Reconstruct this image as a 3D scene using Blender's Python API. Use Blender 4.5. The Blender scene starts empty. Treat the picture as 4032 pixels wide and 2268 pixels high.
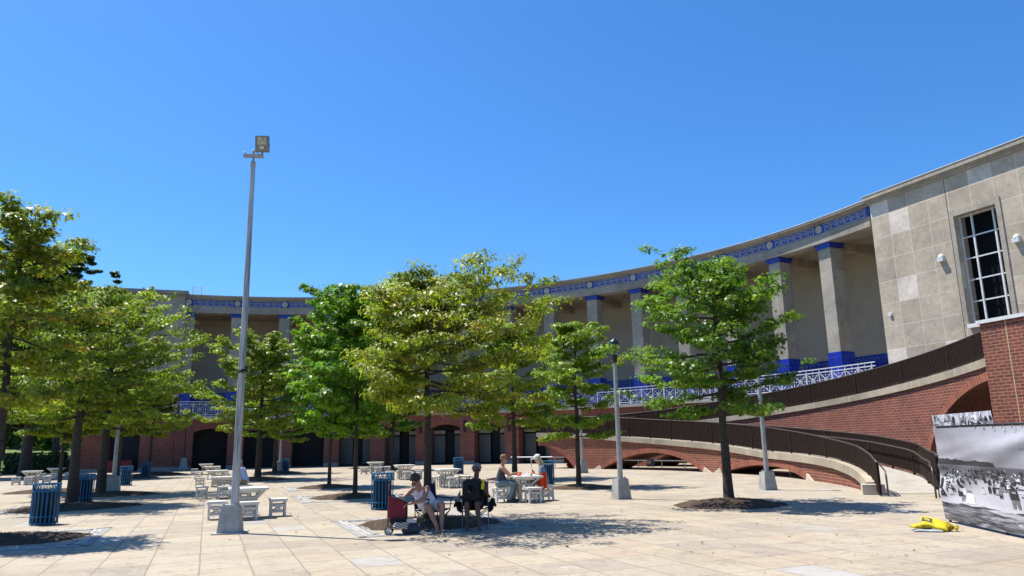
import bpy, bmesh, math, random
import numpy as np
from mathutils import Vector, Matrix
PI = math.pi
rad = math.radians
sc = bpy.context.scene
# ------------------------------------------------------------------ camera, world, sun, exposure
cam = bpy.data.cameras.new('camera'); camo = bpy.data.objects.new('camera', cam); sc.collection.objects.link(camo)
cam.sensor_width = 36; cam.lens = 26.27; cam.clip_start = .05; cam.clip_end = 3000
_p, _r = rad(11.8), math.atan(.02)
_R0 = Vector((1, 0, 0)); _F0 = Vector((0, math.cos(_p), math.sin(_p))); _U0 = Vector((0, -math.sin(_p), math.cos(_p)))
_UP = math.cos(_r) * _U0 + math.sin(_r) * _R0; _RT = math.cos(_r) * _R0 - math.sin(_r) * _U0
camo.matrix_world = Matrix(((_RT.x, _UP.x, -_F0.x, 0), (_RT.y, _UP.y, -_F0.y, 0), (_RT.z, _UP.z, -_F0.z, 1.7), (0, 0, 0, 1)))
sc.camera = camo
SUN = Vector((-.89, .455, 0)).normalized() * math.cos(rad(65.6)) + Vector((0, 0, math.sin(rad(65.6))))
w = bpy.data.worlds.new('World'); sc.world = w; w.use_nodes = True
nt = w.node_tree; bg = nt.nodes['Background']
sky = nt.nodes.new('ShaderNodeTexSky'); sky.sky_type = 'NISHITA'; sky.sun_disc = False
sky.sun_elevation = rad(65.6); sky.sun_rotation = math.atan2(SUN.x, SUN.y)
sky.altitude = 0; sky.air_density = 1.0; sky.dust_density = .7; sky.ozone_density = 5.0
hs = nt.nodes.new('ShaderNodeHueSaturation'); hs.inputs['Saturation'].default_value = 1.18; nt.links.new(sky.outputs[0], hs.inputs['Color'])
mx = nt.nodes.new('ShaderNodeMixRGB'); mx.blend_type = 'MULTIPLY'; mx.inputs[0].default_value = 1; mx.inputs[2].default_value = (.64, .94, 1.15, 1)   # clear deep-blue air
nt.links.new(hs.outputs[0], mx.inputs[1]); nt.links.new(mx.outputs[0], bg.inputs[0]); bg.inputs[1].default_value = .097
sl = bpy.data.lights.new('sun', 'SUN'); sl.energy = 5.0; sl.angle = rad(.53); sl.color = (1, .945, .85)
so = bpy.data.objects.new('sun', sl); sc.collection.objects.link(so); so.rotation_euler = SUN.to_track_quat('Z', 'Y').to_euler()
sc.view_settings.view_transform = 'Standard'; sc.view_settings.look = 'None'
sc.view_settings.exposure = 0.8; sc.view_settings.gamma = 1.0

# ------------------------------------------------------------------ helpers
COL = sc.collection
RND = random.Random(7)
def tag(o, label=None, cat=None, group=None, kind=None):
    if label: o['label'] = label
    if cat: o['category'] = cat
    if group: o['group'] = group
    if kind: o['kind'] = kind
    return o
def empty(name, loc=(0, 0, 0), rz=0, label=None, cat=None, group=None):
    o = bpy.data.objects.new(name, None); COL.objects.link(o); o.location = loc; o.rotation_euler = (0, 0, rz)
    o.empty_display_size = .1
    return tag(o, label, cat, group)
def copy_tree(o, parent=None):
    c = o.copy(); COL.objects.link(c)
    if parent is not None: c.parent = parent
    for ch in [x for x in bpy.data.objects if x.parent == o]: copy_tree(ch, c)
    return c

def V(*a): return Vector(a)
class MB:
    def __init__(s): s.v = []; s.f = []; s.uv = []; s.mi = []; s.has_uv = False; s.m = 0; s.sm = []; s.smooth = False
    def face(s, pts, uvs=None, smooth=None):
        b = len(s.v); s.v.extend([tuple(p) for p in pts]); s.f.append(tuple(range(b, b + len(pts))))
        s.uv.append(uvs); s.mi.append(s.m); s.sm.append(s.smooth if smooth is None else smooth)
        if uvs: s.has_uv = True
    def mesh(s, vs, fs, smooth=False):
        b = len(s.v); s.v.extend([tuple(p) for p in vs])
        for f in fs: s.f.append(tuple(i + b for i in f)); s.uv.append(None); s.mi.append(s.m); s.sm.append(smooth)
    def box(s, c, d, rz=0, M=None, taper=1.0):
        x, y, z = d[0] / 2, d[1] / 2, d[2] / 2
        vs = [V(-x, -y, -z), V(x, -y, -z), V(x, y, -z), V(-x, y, -z)] + [V(-x * taper, -y * taper, z), V(x * taper, -y * taper, z), V(x * taper, y * taper, z), V(-x * taper, y * taper, z)]
        R = M if M is not None else Matrix.Rotation(rz, 3, 'Z')
        vs = [R @ p + V(*c) for p in vs]
        s.mesh(vs, [(0, 3, 2, 1), (4, 5, 6, 7), (0, 1, 5, 4), (1, 2, 6, 5), (2, 3, 7, 6), (3, 0, 4, 7)])
    def bar(s, p0, p1, wd, h=None, up=(0, 0, 1)):
        p0, p1 = V(*p0), V(*p1); h = wd if h is None else h
        d = p1 - p0; L = d.length
        if L < 1e-6: return
        d.normalize(); u = V(*up)
        if abs(d.dot(u)) > .98: u = V(1, 0, 0) if abs(d.x) < .9 else V(0, 1, 0)
        sd = d.cross(u).normalized(); u = sd.cross(d)
        vs = []
        for p in (p0, p1):
            for a, b in ((-1, -1), (1, -1), (1, 1), (-1, 1)): vs.append(p + sd * a * wd / 2 + u * b * h / 2)
        s.mesh(vs, [(0, 1, 2, 3), (7, 6, 5, 4), (0, 4, 5, 1), (1, 5, 6, 2), (2, 6, 7, 3), (3, 7, 4, 0)])
    def tube(s, path, rs, n=8, caps=True, smooth=True, wob=0, rnd=None):
        path = [V(*p) for p in path]
        if not hasattr(rs, '__len__'): rs = [rs] * len(path)
        vs = []; fs = []; u = None
        for i, p in enumerate(path):
            t = (path[min(i + 1, len(path) - 1)] - path[max(i - 1, 0)]).normalized()
            if u is None:
                u = t.orthogonal().normalized()
            else:
                u = (u - t * u.dot(t)); u = u.normalized() if u.length > 1e-6 else t.orthogonal().normalized()
            b = t.cross(u)
            for k in range(n):
                a = 2 * PI * k / n; r = rs[i] * (1 + (rnd.uniform(-wob, wob) if rnd else 0))
                vs.append(p + (u * math.cos(a) + b * math.sin(a)) * r)
        for i in range(len(path) - 1):
            for k in range(n): fs.append((i * n + k, i * n + (k + 1) % n, (i + 1) * n + (k + 1) % n, (i + 1) * n + k))
        s.mesh(vs, fs, smooth)
        if caps:
            s.mesh(vs[:n], [tuple(reversed(range(n)))]); s.mesh(vs[-n:], [tuple(range(n))])
    def lathe(s, prof, c=(0, 0, 0), n=16, smooth=True):
        vs = []; fs = []
        for r, z in prof:
            for k in range(n): vs.append((c[0] + r * math.cos(2 * PI * k / n), c[1] + r * math.sin(2 * PI * k / n), c[2] + z))
        for i in range(len(prof) - 1):
            for k in range(n): fs.append((i * n + k, i * n + (k + 1) % n, (i + 1) * n + (k + 1) % n, (i + 1) * n + k))
        s.mesh(vs, fs, smooth)
    def ell(s, c, r, M=None, n=14, m=9):
        vs = []; fs = []; R = M if M is not None else Matrix.Identity(3)
        for i in range(m + 1):
            t = PI * i / m
            for k in range(n):
                a = 2 * PI * k / n
                vs.append(R @ V(r[0] * math.sin(t) * math.cos(a), r[1] * math.sin(t) * math.sin(a), -r[2] * math.cos(t)) + V(*c))
        for i in range(m):
            for k in range(n): fs.append((i * n + k, i * n + (k + 1) % n, (i + 1) * n + (k + 1) % n, (i + 1) * n + k))
        s.mesh(vs, fs, True)
    def cap(s, p0, r0, p1, r1, n=12):
        p0, p1 = V(*p0), V(*p1); d = p1 - p0
        s.ell(p0, (r0,) * 3, n=n, m=8); s.ell(p1, (r1,) * 3, n=n, m=8)
        if d.length > 1e-5: s.tube([p0, p1], [r0, r1], n)
    def build(s, name, mats, parent=None):
        me = bpy.data.meshes.new(name); me.from_pydata(s.v, [], s.f)
        if not isinstance(mats, (list, tuple)): mats = [mats]
        for m in mats: me.materials.append(m)
        me.polygons.foreach_set('material_index', s.mi); me.polygons.foreach_set('use_smooth', s.sm)
        if s.has_uv:
            l = me.uv_layers.new(name='UVMap'); arr = []
            for f, u in zip(s.f, s.uv): arr.extend([c for q in (u if u else [(0, 0)] * len(f)) for c in q])
            l.data.foreach_set('uv', arr)
        me.update(); bm = bmesh.new(); bm.from_mesh(me); bmesh.ops.remove_doubles(bm, verts=bm.verts, dist=1e-5); bm.to_mesh(me); bm.free()
        o = bpy.data.objects.new(name, me); COL.objects.link(o)
        if parent is not None: o.parent = parent
        return o

# ------------------------------------------------------------------ materials
def new_mat(name):
    m = bpy.data.materials.new(name); m.use_nodes = True
    return m, m.node_tree, m.node_tree.nodes['Principled BSDF']
def N(nt, t, **k):
    n = nt.nodes.new('ShaderNode' + t)
    for a, b in k.items(): setattr(n, a, b)
    return n
def L(nt, a, b): nt.links.new(a, b)
def mix(nt, fac, a, b, blend='MIX'):
    n = N(nt, 'MixRGB', blend_type=blend)
    for sock, val in ((n.inputs[0], fac), (n.inputs[1], a), (n.inputs[2], b)):
        if hasattr(val, 'links'): L(nt, val, sock)
        else: sock.default_value = val if not isinstance(val, tuple) else (*val[:3], 1)
    return n.outputs[0]
def math_n(nt, op, a, b=None, c=None):
    n = N(nt, 'Math', operation=op)
    for i, val in enumerate((a, b, c)):
        if val is None: continue
        if hasattr(val, 'links'): L(nt, val, n.inputs[i])
        else: n.inputs[i].default_value = val
    return n.outputs[0]
def noise(nt, vec, scale, detail=4, rough=.6, dist=0):
    n = N(nt, 'TexNoise'); n.inputs['Scale'].default_value = scale; n.inputs['Detail'].default_value = detail
    n.inputs['Roughness'].default_value = rough; n.inputs['Distortion'].default_value = dist
    if vec is not None: L(nt, vec, n.inputs['Vector'])
    return n.outputs[0]
def ramp(nt, fac, stops, interp='LINEAR'):
    n = N(nt, 'ValToRGB'); n.color_ramp.interpolation = interp; e = n.color_ramp.elements
    while len(e) > 1: e.remove(e[-1])
    for i, (p, c) in enumerate(stops):
        q = e[0] if i == 0 else e.new(p)
        q.position = p; q.color = (*c, 1) if len(c) == 3 else c
    L(nt, fac, n.inputs[0]); return n.outputs[0]
def bump(nt, h, strength, dist, bsdf):
    b = N(nt, 'Bump'); b.inputs['Strength'].default_value = strength; b.inputs['Distance'].default_value = dist
    L(nt, h, b.inputs['Height']); L(nt, b.outputs[0], bsdf.inputs['Normal'])
def mat(name, col, rough=.7, metal=0, var=.18, scale=3.0, bmp=.15, spec=.5):
    """plain surface with procedural mottling"""
    m, nt, b = new_mat(name)
    tc = N(nt, 'TexCoord'); n1 = noise(nt, tc.outputs['Object'], scale, 6, .65)
    c2 = tuple(max(0, x * (1 - var * 2)) for x in col); c3 = tuple(min(1, x * (1 + var)) for x in col)
    L(nt, ramp(nt, n1, [(.3, c2), (.5, col), (.72, c3)]), b.inputs['Base Color'])
    b.inputs['Roughness'].default_value = rough; b.inputs['Metallic'].default_value = metal
    b.inputs['Specular IOR Level'].default_value = spec
    if bmp: bump(nt, noise(nt, tc.outputs['Object'], scale * 12, 4), bmp, .02, b)
    return m
def brick_mat(name, c1, c2, mortar, bw=.33, rh=.115, ms=.016, offset=.5, extra=.3):
    m, nt, b = new_mat(name)
    uv = N(nt, 'UVMap'); tc = N(nt, 'TexCoord')
    t = N(nt, 'TexBrick'); t.offset = offset; t.inputs['Scale'].default_value = 1
    for k, v in (('Color1', c1), ('Color2', c2), ('Mortar', mortar)): t.inputs[k].default_value = (*v, 1)
    t.inputs['Mortar Size'].default_value = ms; t.inputs['Brick Width'].default_value = bw; t.inputs['Row Height'].default_value = rh
    t.inputs['Bias'].default_value = -.15; t.inputs['Mortar Smooth'].default_value = .2
    L(nt, uv.outputs[0], t.inputs['Vector'])
    n1 = noise(nt, tc.outputs['Object'], .8, 5, .7); n2 = noise(nt, tc.outputs['Object'], 9, 3)
    f = ramp(nt, n1, [(.3, (1 - extra,) * 3), (.7, (1.12, 1.1, 1.08))])
    col = mix(nt, 1, t.outputs[0], f, 'MULTIPLY'); f2 = ramp(nt, n2, [(.3, (.8,) * 3), (.7, (1.1,) * 3)])
    L(nt, mix(nt, 1, col, f2, 'MULTIPLY'), b.inputs['Base Color']); b.inputs['Roughness'].default_value = .85
    bump(nt, t.outputs['Fac'], -.5, .02, b)
    return m
def panel_mat(name, col, pw, ph, joint, var=.25, ms=.012, stain=.35, rough=.85, offset=0.0, accents=0):
    """stone or tile panels on UV metres, each panel with its own tint"""
    m, nt, b = new_mat(name)
    uv = N(nt, 'UVMap'); sep = N(nt, 'SeparateXYZ'); L(nt, uv.outputs[0], sep.inputs[0])
    u = math_n(nt, 'DIVIDE', sep.outputs[0], pw); v = math_n(nt, 'DIVIDE', sep.outputs[1], ph)
    fv = math_n(nt, 'FLOOR', v)
    if offset: u = math_n(nt, 'ADD', u, math_n(nt, 'MULTIPLY', math_n(nt, 'MODULO', fv, 2), offset))
    fu = math_n(nt, 'FLOOR', u)
    cmb = N(nt, 'CombineXYZ'); L(nt, fu, cmb.inputs[0]); L(nt, fv, cmb.inputs[1])
    wn = N(nt, 'TexWhiteNoise', noise_dimensions='3D'); L(nt, cmb.outputs[0], wn.inputs['Vector'])
    lo = tuple(x * (1 - var) for x in col); hi = tuple(min(1, x * (1 + var * .6)) for x in col)
    stops = [(0, lo), (.5, col), (.9, hi)]
    if accents: stops += [(1 - accents, hi), (1 - accents * .9, tuple(min(1, x * 1.45) for x in (col[0], col[1] * 1.04, col[2] * 1.15)))]
    c = ramp(nt, wn.outputs[0], stops)
    tc = N(nt, 'TexCoord'); n1 = noise(nt, tc.outputs['Object'], .45, 6, .7); n2 = noise(nt, tc.outputs['Object'], 4, 6, .75, .6)
    c = mix(nt, 1, c, ramp(nt, n1, [(.3, (1 - stain,) * 3), (.65, (1.08,) * 3)]), 'MULTIPLY')
    c = mix(nt, 1, c, ramp(nt, n2, [(.35, (.82,) * 3), (.6, (1.04,) * 3)]), 'MULTIPLY')
    def edge(x, size):
        fr = math_n(nt, 'FRACT', x); d = math_n(nt, 'MINIMUM', fr, math_n(nt, 'SUBTRACT', 1.0, fr))
        return math_n(nt, 'LESS_THAN', math_n(nt, 'MULTIPLY', d, size), ms)
    e = math_n(nt, 'MAXIMUM', edge(u, pw), edge(v, ph))
    L(nt, mix(nt, e, c, joint), b.inputs['Base Color']); b.inputs['Roughness'].default_value = rough
    bump(nt, math_n(nt, 'SUBTRACT', n2, e), .3, .015, b)
    return m

M = {}
M['brick'] = brick_mat('red_brick', (.215, .055, .037), (.115, .030, .022), (.32, .165, .115))
M['brick_lit'] = brick_mat('sunlit_brick', (.225, .057, .037), (.12, .031, .023), (.34, .185, .115))  # lit copy of the brick, sunlight put into a slightly lighter tone
M['brick_dull'] = brick_mat('arcade_brick', (.26, .07, .05), (.15, .04, .03), (.36, .19, .14))
M['arch_brick'] = brick_mat('arch_brick', (.31, .085, .045), (.20, .05, .03), (.36, .19, .125), bw=.17, rh=.6, ms=.018, offset=0)
M['stone'] = panel_mat('limestone_panels', (0.475, 0.399, 0.309), 1.28, 1.34, (0.589, 0.522, 0.437), var=.13, ms=.014, accents=.06)
M['stone_cornice'] = panel_mat('cornice_stone', (0.378, 0.329, 0.270), 3.0, 9, (0.225, 0.189, 0.153), var=.08)
M['concrete_beam'] = panel_mat('beam_concrete', (0.386, 0.345, 0.290), 4.4, 9, (0.276, 0.248, 0.212), var=.1, stain=.45)
M['concrete'] = panel_mat('column_concrete', (0.386, 0.345, 0.285), 6, 2.1, (0.304, 0.267, 0.221), var=.12, stain=.4)
M['coping'] = panel_mat('coping_stone', (0.385, 0.328, 0.246), 2.9, 9, (0.508, 0.451, 0.361), var=.12, ms=.02)
M['slab'] = mat('promenade_concrete', (0.425, 0.391, 0.340), .85, var=.15, scale=1.2)
M['wall_tan'] = mat('porch_wall_paint', (.42, .355, .27), .8, var=.08, scale=.6, bmp=.05)
M['ceiling'] = mat('porch_ceiling', (.36, .29, .21), .9, var=.2, scale=1)
M['blue'] = panel_mat('blue_glazed_tile', (.008, .026, .33), .62, .62, (.04, .09, .4), var=.3, ms=.012, stain=.15, rough=.3)
M['key'] = mat('frieze_relief', (.30, .31, .35), .8, var=.12, scale=2)
M['white_paint'] = mat('white_painted_metal', (0.612, 0.629, 0.629), .45, var=.08, scale=3, bmp=0)
M['white_wood'] = mat('white_painted_wood', (0.608, 0.585, 0.538), .6, var=.10, scale=5, bmp=.1)
M['brown_metal'] = mat('dark_bronze_metal', (.022, .0115, .008), .75, var=.25, scale=5, bmp=.05, spec=.2)
M['rail_top'] = mat('lit_bronze_rail', (.085, .066, .05), .4, metal=.3, var=.2, scale=6, bmp=.05)  # paler than the bars: light on the top rails put into colour
M['black'] = mat('black_metal', (.012, .012, .013), .5, bmp=.05)
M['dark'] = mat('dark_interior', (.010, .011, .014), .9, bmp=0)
M['galv'] = mat('galvanised_steel', (0.340, 0.348, 0.353), .5, metal=.35, var=.18, scale=4, bmp=.05)
M['ped'] = mat('pedestal_concrete', (0.328, 0.328, 0.316), .8, var=.16, scale=4, bmp=.25)
M['can_blue'] = mat('blue_painted_steel', (.007, .105, .235), .5, var=.2, scale=6, bmp=.05, spec=.25)
M['liner'] = mat('dark_plastic_liner', (.006, .016, .034), .6, var=.2, bmp=.05, spec=.2)
M['bark'] = mat('tree_bark', (.058, .046, .036), .95, var=.4, scale=14, bmp=.8)
M['glass'] = None
m, nt_, b = new_mat('clear_globe'); b.inputs['Base Color'].default_value = (.75, .78, .78, 1); b.inputs['Roughness'].default_value = .15
b.inputs['Transmission Weight'].default_value = .85; b.inputs['IOR'].default_value = 1.2; M['glass'] = m
m, nt_, b = new_mat('window_dark_glass'); b.inputs['Base Color'].default_value = (.006, .007, .009, 1); b.inputs['Roughness'].default_value = .6; b.inputs['Specular IOR Level'].default_value = .08
M['dark_glass'] = m
m, nt_, b = new_mat('roller_shutter')
tc = N(nt_, 'TexCoord'); sep = N(nt_, 'SeparateXYZ'); L(nt_, tc.outputs['Object'], sep.inputs[0])
wv = math_n(nt_, 'FRACT', math_n(nt_, 'MULTIPLY', sep.outputs[2], 9.0))
n1 = noise(nt_, tc.outputs['Object'], .7, 4)
c = ramp(nt_, wv, [(0, (.05, .06, .062)), (.16, (.15, .172, .17)), (1, (.12, .14, .14))])
L(nt_, mix(nt_, 1, c, ramp(nt_, n1, [(.3, (.75,) * 3), (.7, (1.05,) * 3)]), 'MULTIPLY'), b.inputs['Base Color']); b.inputs['Roughness'].default_value = .6
bump(nt_, wv, .4, .02, b); M['shutter'] = m
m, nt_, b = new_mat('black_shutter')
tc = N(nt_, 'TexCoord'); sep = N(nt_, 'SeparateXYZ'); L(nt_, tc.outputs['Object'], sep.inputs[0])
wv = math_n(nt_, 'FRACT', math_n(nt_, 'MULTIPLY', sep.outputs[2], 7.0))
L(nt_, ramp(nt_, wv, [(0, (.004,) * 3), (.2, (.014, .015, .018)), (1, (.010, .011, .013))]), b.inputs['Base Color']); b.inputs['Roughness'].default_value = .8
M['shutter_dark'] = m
def leaf_mat(name):
    m, nt, b = new_mat(name)
    at = N(nt, 'Attribute', attribute_name='tint')
    L(nt, at.outputs['Color'], b.inputs['Base Color']); b.inputs['Roughness'].default_value = .42; b.inputs['Specular IOR Level'].default_value = .45
    tr = N(nt, 'BsdfTranslucent'); L(nt, mix(nt, 1, at.outputs['Color'], (1.15, 1.28, .42), 'MULTIPLY'), tr.inputs[0])
    ms = N(nt, 'MixShader'); ms.inputs[0].default_value = .5
    L(nt, b.outputs[0], ms.inputs[1]); L(nt, tr.outputs[0], ms.inputs[2]); L(nt, ms.outputs[0], nt.nodes['Material Output'].inputs[0])
    return m
M['leaf'] = leaf_mat('leaves')
m, nt_, b = new_mat('bark_mulch')
tc = N(nt_, 'TexCoord'); n1 = noise(nt_, tc.outputs['Object'], 22, 6, .75); n2 = noise(nt_, tc.outputs['Object'], 3, 3)
c = ramp(nt_, n1, [(.3, (.018, .011, .007)), (.5, (.085, .05, .03)), (.68, (.20, .13, .08))])
L(nt_, mix(nt_, 1, c, ramp(nt_, n2, [(.3, (.6,) * 3), (.7, (1.15,) * 3)]), 'MULTIPLY'), b.inputs['Base Color']); b.inputs['Roughness'].default_value = .95
bump(nt_, n1, 1, .06, b); M['mulch'] = m
# plaza paving: slabs aligned with the rows of trees and tables
GR = rad(21.9)
m, nt_, b = new_mat('plaza_paving')
tc = N(nt_, 'TexCoord'); mp = N(nt_, 'Mapping'); L(nt_, tc.outputs['Object'], mp.inputs[0]); mp.inputs['Rotation'].default_value = (0, 0, -GR)
wob = noise(nt_, tc.outputs['Object'], .9, 3)
sep = N(nt_, 'SeparateXYZ'); L(nt_, mp.outputs[0], sep.inputs[0])
xx = math_n(nt_, 'ADD', sep.outputs[0], math_n(nt_, 'MULTIPLY', wob, .05)); yy = math_n(nt_, 'ADD', sep.outputs[1], math_n(nt_, 'MULTIPLY', wob, .06))
u = math_n(nt_, 'DIVIDE', xx, .71); v = math_n(nt_, 'DIVIDE', yy, .95)
fu = math_n(nt_, 'FLOOR', u); v = math_n(nt_, 'ADD', v, math_n(nt_, 'MULTIPLY', math_n(nt_, 'MODULO', fu, 2), .0)); fv = math_n(nt_, 'FLOOR', v)
cmb = N(nt_, 'CombineXYZ'); L(nt_, fu, cmb.inputs[0]); L(nt_, fv, cmb.inputs[1])
wn = N(nt_, 'TexWhiteNoise', noise_dimensions='3D'); L(nt_, cmb.outputs[0], wn.inputs['Vector'])
c = ramp(nt_, wn.outputs[0], [(0, (0.284, 0.243, 0.196)), (.3, (0.317, 0.269, 0.205)), (.6, (0.340, 0.295, 0.227)), (.82, (0.351, 0.299, 0.220)), (.95, (0.337, 0.273, 0.203)), (.985, (0.321, 0.306, 0.277)), (1, (0.351, 0.340, 0.311))])
n1 = noise(nt_, tc.outputs['Object'], .16, 5, .65); n2 = noise(nt_, tc.outputs['Object'], 2.2, 8, .75, .5); n3 = noise(nt_, tc.outputs['Object'], 45, 2)
c = mix(nt_, 1, c, ramp(nt_, n1, [(.28, (.86, .82, .78)), (.5, (1, 1, 1)), (.72, (1.06, 1.06, 1.08))]), 'MULTIPLY')
c = mix(nt_, 1, c, ramp(nt_, n2, [(.30, (.74, .70, .66)), (.5, (1, 1, 1)), (.72, (1.05, 1.04, 1.02))]), 'MULTIPLY')
c = mix(nt_, 1, c, ramp(nt_, n3, [(.3, (.9,) * 3), (.7, (1.06,) * 3)]), 'MULTIPLY')
vst = N(nt_, 'Mapping'); L(nt_, tc.outputs['Object'], vst.inputs[0]); vst.inputs['Scale'].default_value = (.35, .8, 1)
n4 = noise(nt_, vst.outputs[0], .9, 6, .7, .4)
c = mix(nt_, ramp(nt_, n4, [(.665, (0, 0, 0)), (.70, (.55,) * 3)]), c, (.47, .45, .41))          # old paint and repair patches
n5 = noise(nt_, vst.outputs[0], .55, 3, .6, .2)
c = mix(nt_, ramp(nt_, n5, [(.66, (0, 0, 0)), (.76, (.5,) * 3)]), c, (.36, .225, .125))           # rust coloured stains
n6 = noise(nt_, tc.outputs['Object'], 9, 7, .8, .3)
c = mix(nt_, 1, c, ramp(nt_, n6, [(.32, (.80, .78, .76)), (.48, (1, 1, 1)), (.7, (1.06, 1.06, 1.05))]), 'MULTIPLY')
vs_ = N(nt_, 'TexVoronoi'); vs_.inputs['Scale'].default_value = 1.7; L(nt_, tc.outputs['Object'], vs_.inputs['Vector'])
c = mix(nt_, math_n(nt_, 'MULTIPLY', math_n(nt_, 'LESS_THAN', vs_.outputs['Distance'], .045), .55), c, (.10, .085, .07))     # gum spots
jn = noise(nt_, tc.outputs['Object'], 3.5, 4, .7)
jw = math_n(nt_, 'MULTIPLY', jn, .026)
def edge_(x, size):
    fr = math_n(nt_, 'FRACT', x); d = math_n(nt_, 'MINIMUM', fr, math_n(nt_, 'SUBTRACT', 1.0, fr))
    return math_n(nt_, 'LESS_THAN', math_n(nt_, 'MULTIPLY', d, size), jw)
e = math_n(nt_, 'MAXIMUM', edge_(u, .71), edge_(v, .95))
vr = N(nt_, 'TexVoronoi', feature='DISTANCE_TO_EDGE'); vr.inputs['Scale'].default_value = .8; vd = N(nt_, 'VectorMath', operation='ADD'); L(nt_, tc.outputs['Object'], vd.inputs[0]); nvn = N(nt_, 'TexNoise'); nvn.inputs['Scale'].default_value = 2.2; L(nt_, tc.outputs['Object'], nvn.inputs['Vector']); L(nt_, nvn.outputs['Color'], vd.inputs[1]); L(nt_, vd.outputs[0], vr.inputs['Vector'])
cr = math_n(nt_, 'MULTIPLY', math_n(nt_, 'LESS_THAN', vr.outputs[0], .007), math_n(nt_, 'GREATER_THAN', noise(nt_, tc.outputs['Object'], .35, 2), .50))
e2 = math_n(nt_, 'MAXIMUM', e, cr)
L(nt_, mix(nt_, math_n(nt_, 'MULTIPLY', e2, .68), c, (.15, .115, .085)), b.inputs['Base Color']); b.inputs['Roughness'].default_value = .9
bump(nt_, math_n(nt_, 'SUBTRACT', math_n(nt_, 'MULTIPLY', n2, .3), e2), .25, .02, b)
M['plaza'] = m
m, nt_, b = new_mat('lawn_grass')
tc = N(nt_, 'TexCoord'); n1 = noise(nt_, tc.outputs['Object'], .3, 6, .7); n2 = noise(nt_, tc.outputs['Object'], 14, 3)
c = ramp(nt_, n1, [(.3, (.05, .085, .012)), (.55, (.09, .14, .02)), (.75, (.14, .17, .03))])
L(nt_, mix(nt_, 1, c, ramp(nt_, n2, [(.3, (.7,) * 3), (.7, (1.15,) * 3)]), 'MULTIPLY'), b.inputs['Base Color']); b.inputs['Roughness'].default_value = .9
bump(nt_, n2, .6, .05, b); M['grass'] = m
M['deck'] = mat('ramp_concrete', (0.328, 0.300, 0.257), .85, var=.14, scale=1.6)
M['cobble_w'] = mat('white_cobble', (.40, .385, .36), .85, var=.3, scale=7)
M['cobble_g'] = mat('grey_granite_kerb', (.25, .25, .245), .85, var=.25, scale=6)

# ------------------------------------------------------------------ ground
CX, CY = -15.7, 32.0
def P(t, r, z=0.0): return V(CX + r * math.cos(rad(t)), CY + r * math.sin(rad(t)), z)
mb = MB(); mb.face([(-900, -900, -.06), (900, -900, -.06), (900, 900, -.06), (-900, 900, -.06)]); tag(mb.build('ground', M['grass']), kind='structure')
mb = MB(); mb.face([(-60, -30, 0), (70, -30, 0), (70, 110, 0), (-39.5, 110, 0), (-39.5, 72.5, 0), (-60, 65, 0)])
tag(mb.build('plaza', M['plaza']), kind='structure')
# lawn bank rising beyond the left end of the crescent
mb = MB(); nx, ny = 24, 16
def lz(x, y):
    d = max(0, (y - 71) * .05 + max(0, (-44 - x)) * .01); return .02 + min(3.2, d * 1.0 + .25 * math.sin(x * .21) * min(1, d))
for i in range(nx):
    for j in range(ny):
        def q(i, j): 
            x = -39.6 - i * 8; y = 73.2 + j * 7 - max(0, i - 1) * 2.6; return (x, y, lz(x, y))
        mb.face([q(i, j), q(i, j + 1), q(i + 1, j + 1), q(i + 1, j)], smooth=True)
tag(mb.build('lawn', M['grass']), kind='structure')

# ------------------------------------------------------------------ curved work around the ring
def frange(a, b, st):
    n = max(1, int(round(abs(b - a) / st))); return [a + (b - a) * i / n for i in range(n + 1)]
def fn(z): return z if callable(z) else (lambda t, z=z: z)
def arc(mb, t0, t1, r0, r1, z0, z1, step=.78, ends=True):
    """closed curved bar; r*, z* may be functions of the angle"""
    r0, r1, z0, z1 = fn(r0), fn(r1), fn(z0), fn(z1); ts = frange(t0, t1, step)
    for a, b in zip(ts, ts[1:]):
        def U(t, z, k=0): return (rad(t) * r0(t), z)
        A = [(a, r0(a), z0(a)), (b, r0(b), z0(b)), (b, r0(b), z1(b)), (a, r0(a), z1(a))]
        mb.face([P(*x) for x in A], [(rad(x[0]) * 39.5 if 0 else rad(x[0]) * r0(x[0]), x[2]) for x in A])
        B = [(b, r1(b), z0(b)), (a, r1(a), z0(a)), (a, r1(a), z1(a)), (b, r1(b), z1(b))]
        mb.face([P(*x) for x in B], [(rad(x[0]) * r1(x[0]), x[2]) for x in B])
        for (za, zb, fl) in ((z1(a), z1(b), 0), (z0(a), z0(b), 1)):
            q = [P(a, r0(a), za), P(b, r0(b), zb), P(b, r1(b), zb), P(a, r1(a), za)]
            uv = [(rad(a) * r0(a), r0(a)), (rad(b) * r0(b), r0(b)), (rad(b) * r0(b), r1(b)), (rad(a) * r0(a), r1(a))]
            if fl: q.reverse(); uv.reverse()
            mb.face(q, uv)
    if ends:
        for t, fl in ((t0, 0), (t1, 1)):
            q = [P(t, r0(t), z0(t)), P(t, r0(t), z1(t)), P(t, r1(t), z1(t)), P(t, r1(t), z0(t))]
            uv = [(r0(t), z0(t)), (r0(t), z1(t)), (r1(t), z1(t)), (r1(t), z0(t))]
            if fl: q.reverse(); uv.reverse()
            mb.face(q, uv)
TH0, DT, NC = 24.4, 6.24, 14
COLS = [TH0 + DT * k for k in range(NC)]
TA, TB = 18.3, 112.2           # angular ends of the colonnade
bld = empty('colonnade_building', (-5.6, 70.3, 0), 0, 'long crescent building with a tall concrete colonnade, blue key-pattern frieze and brick arcade below', 'building')
bld.location = (0, 0, 0)
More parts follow.
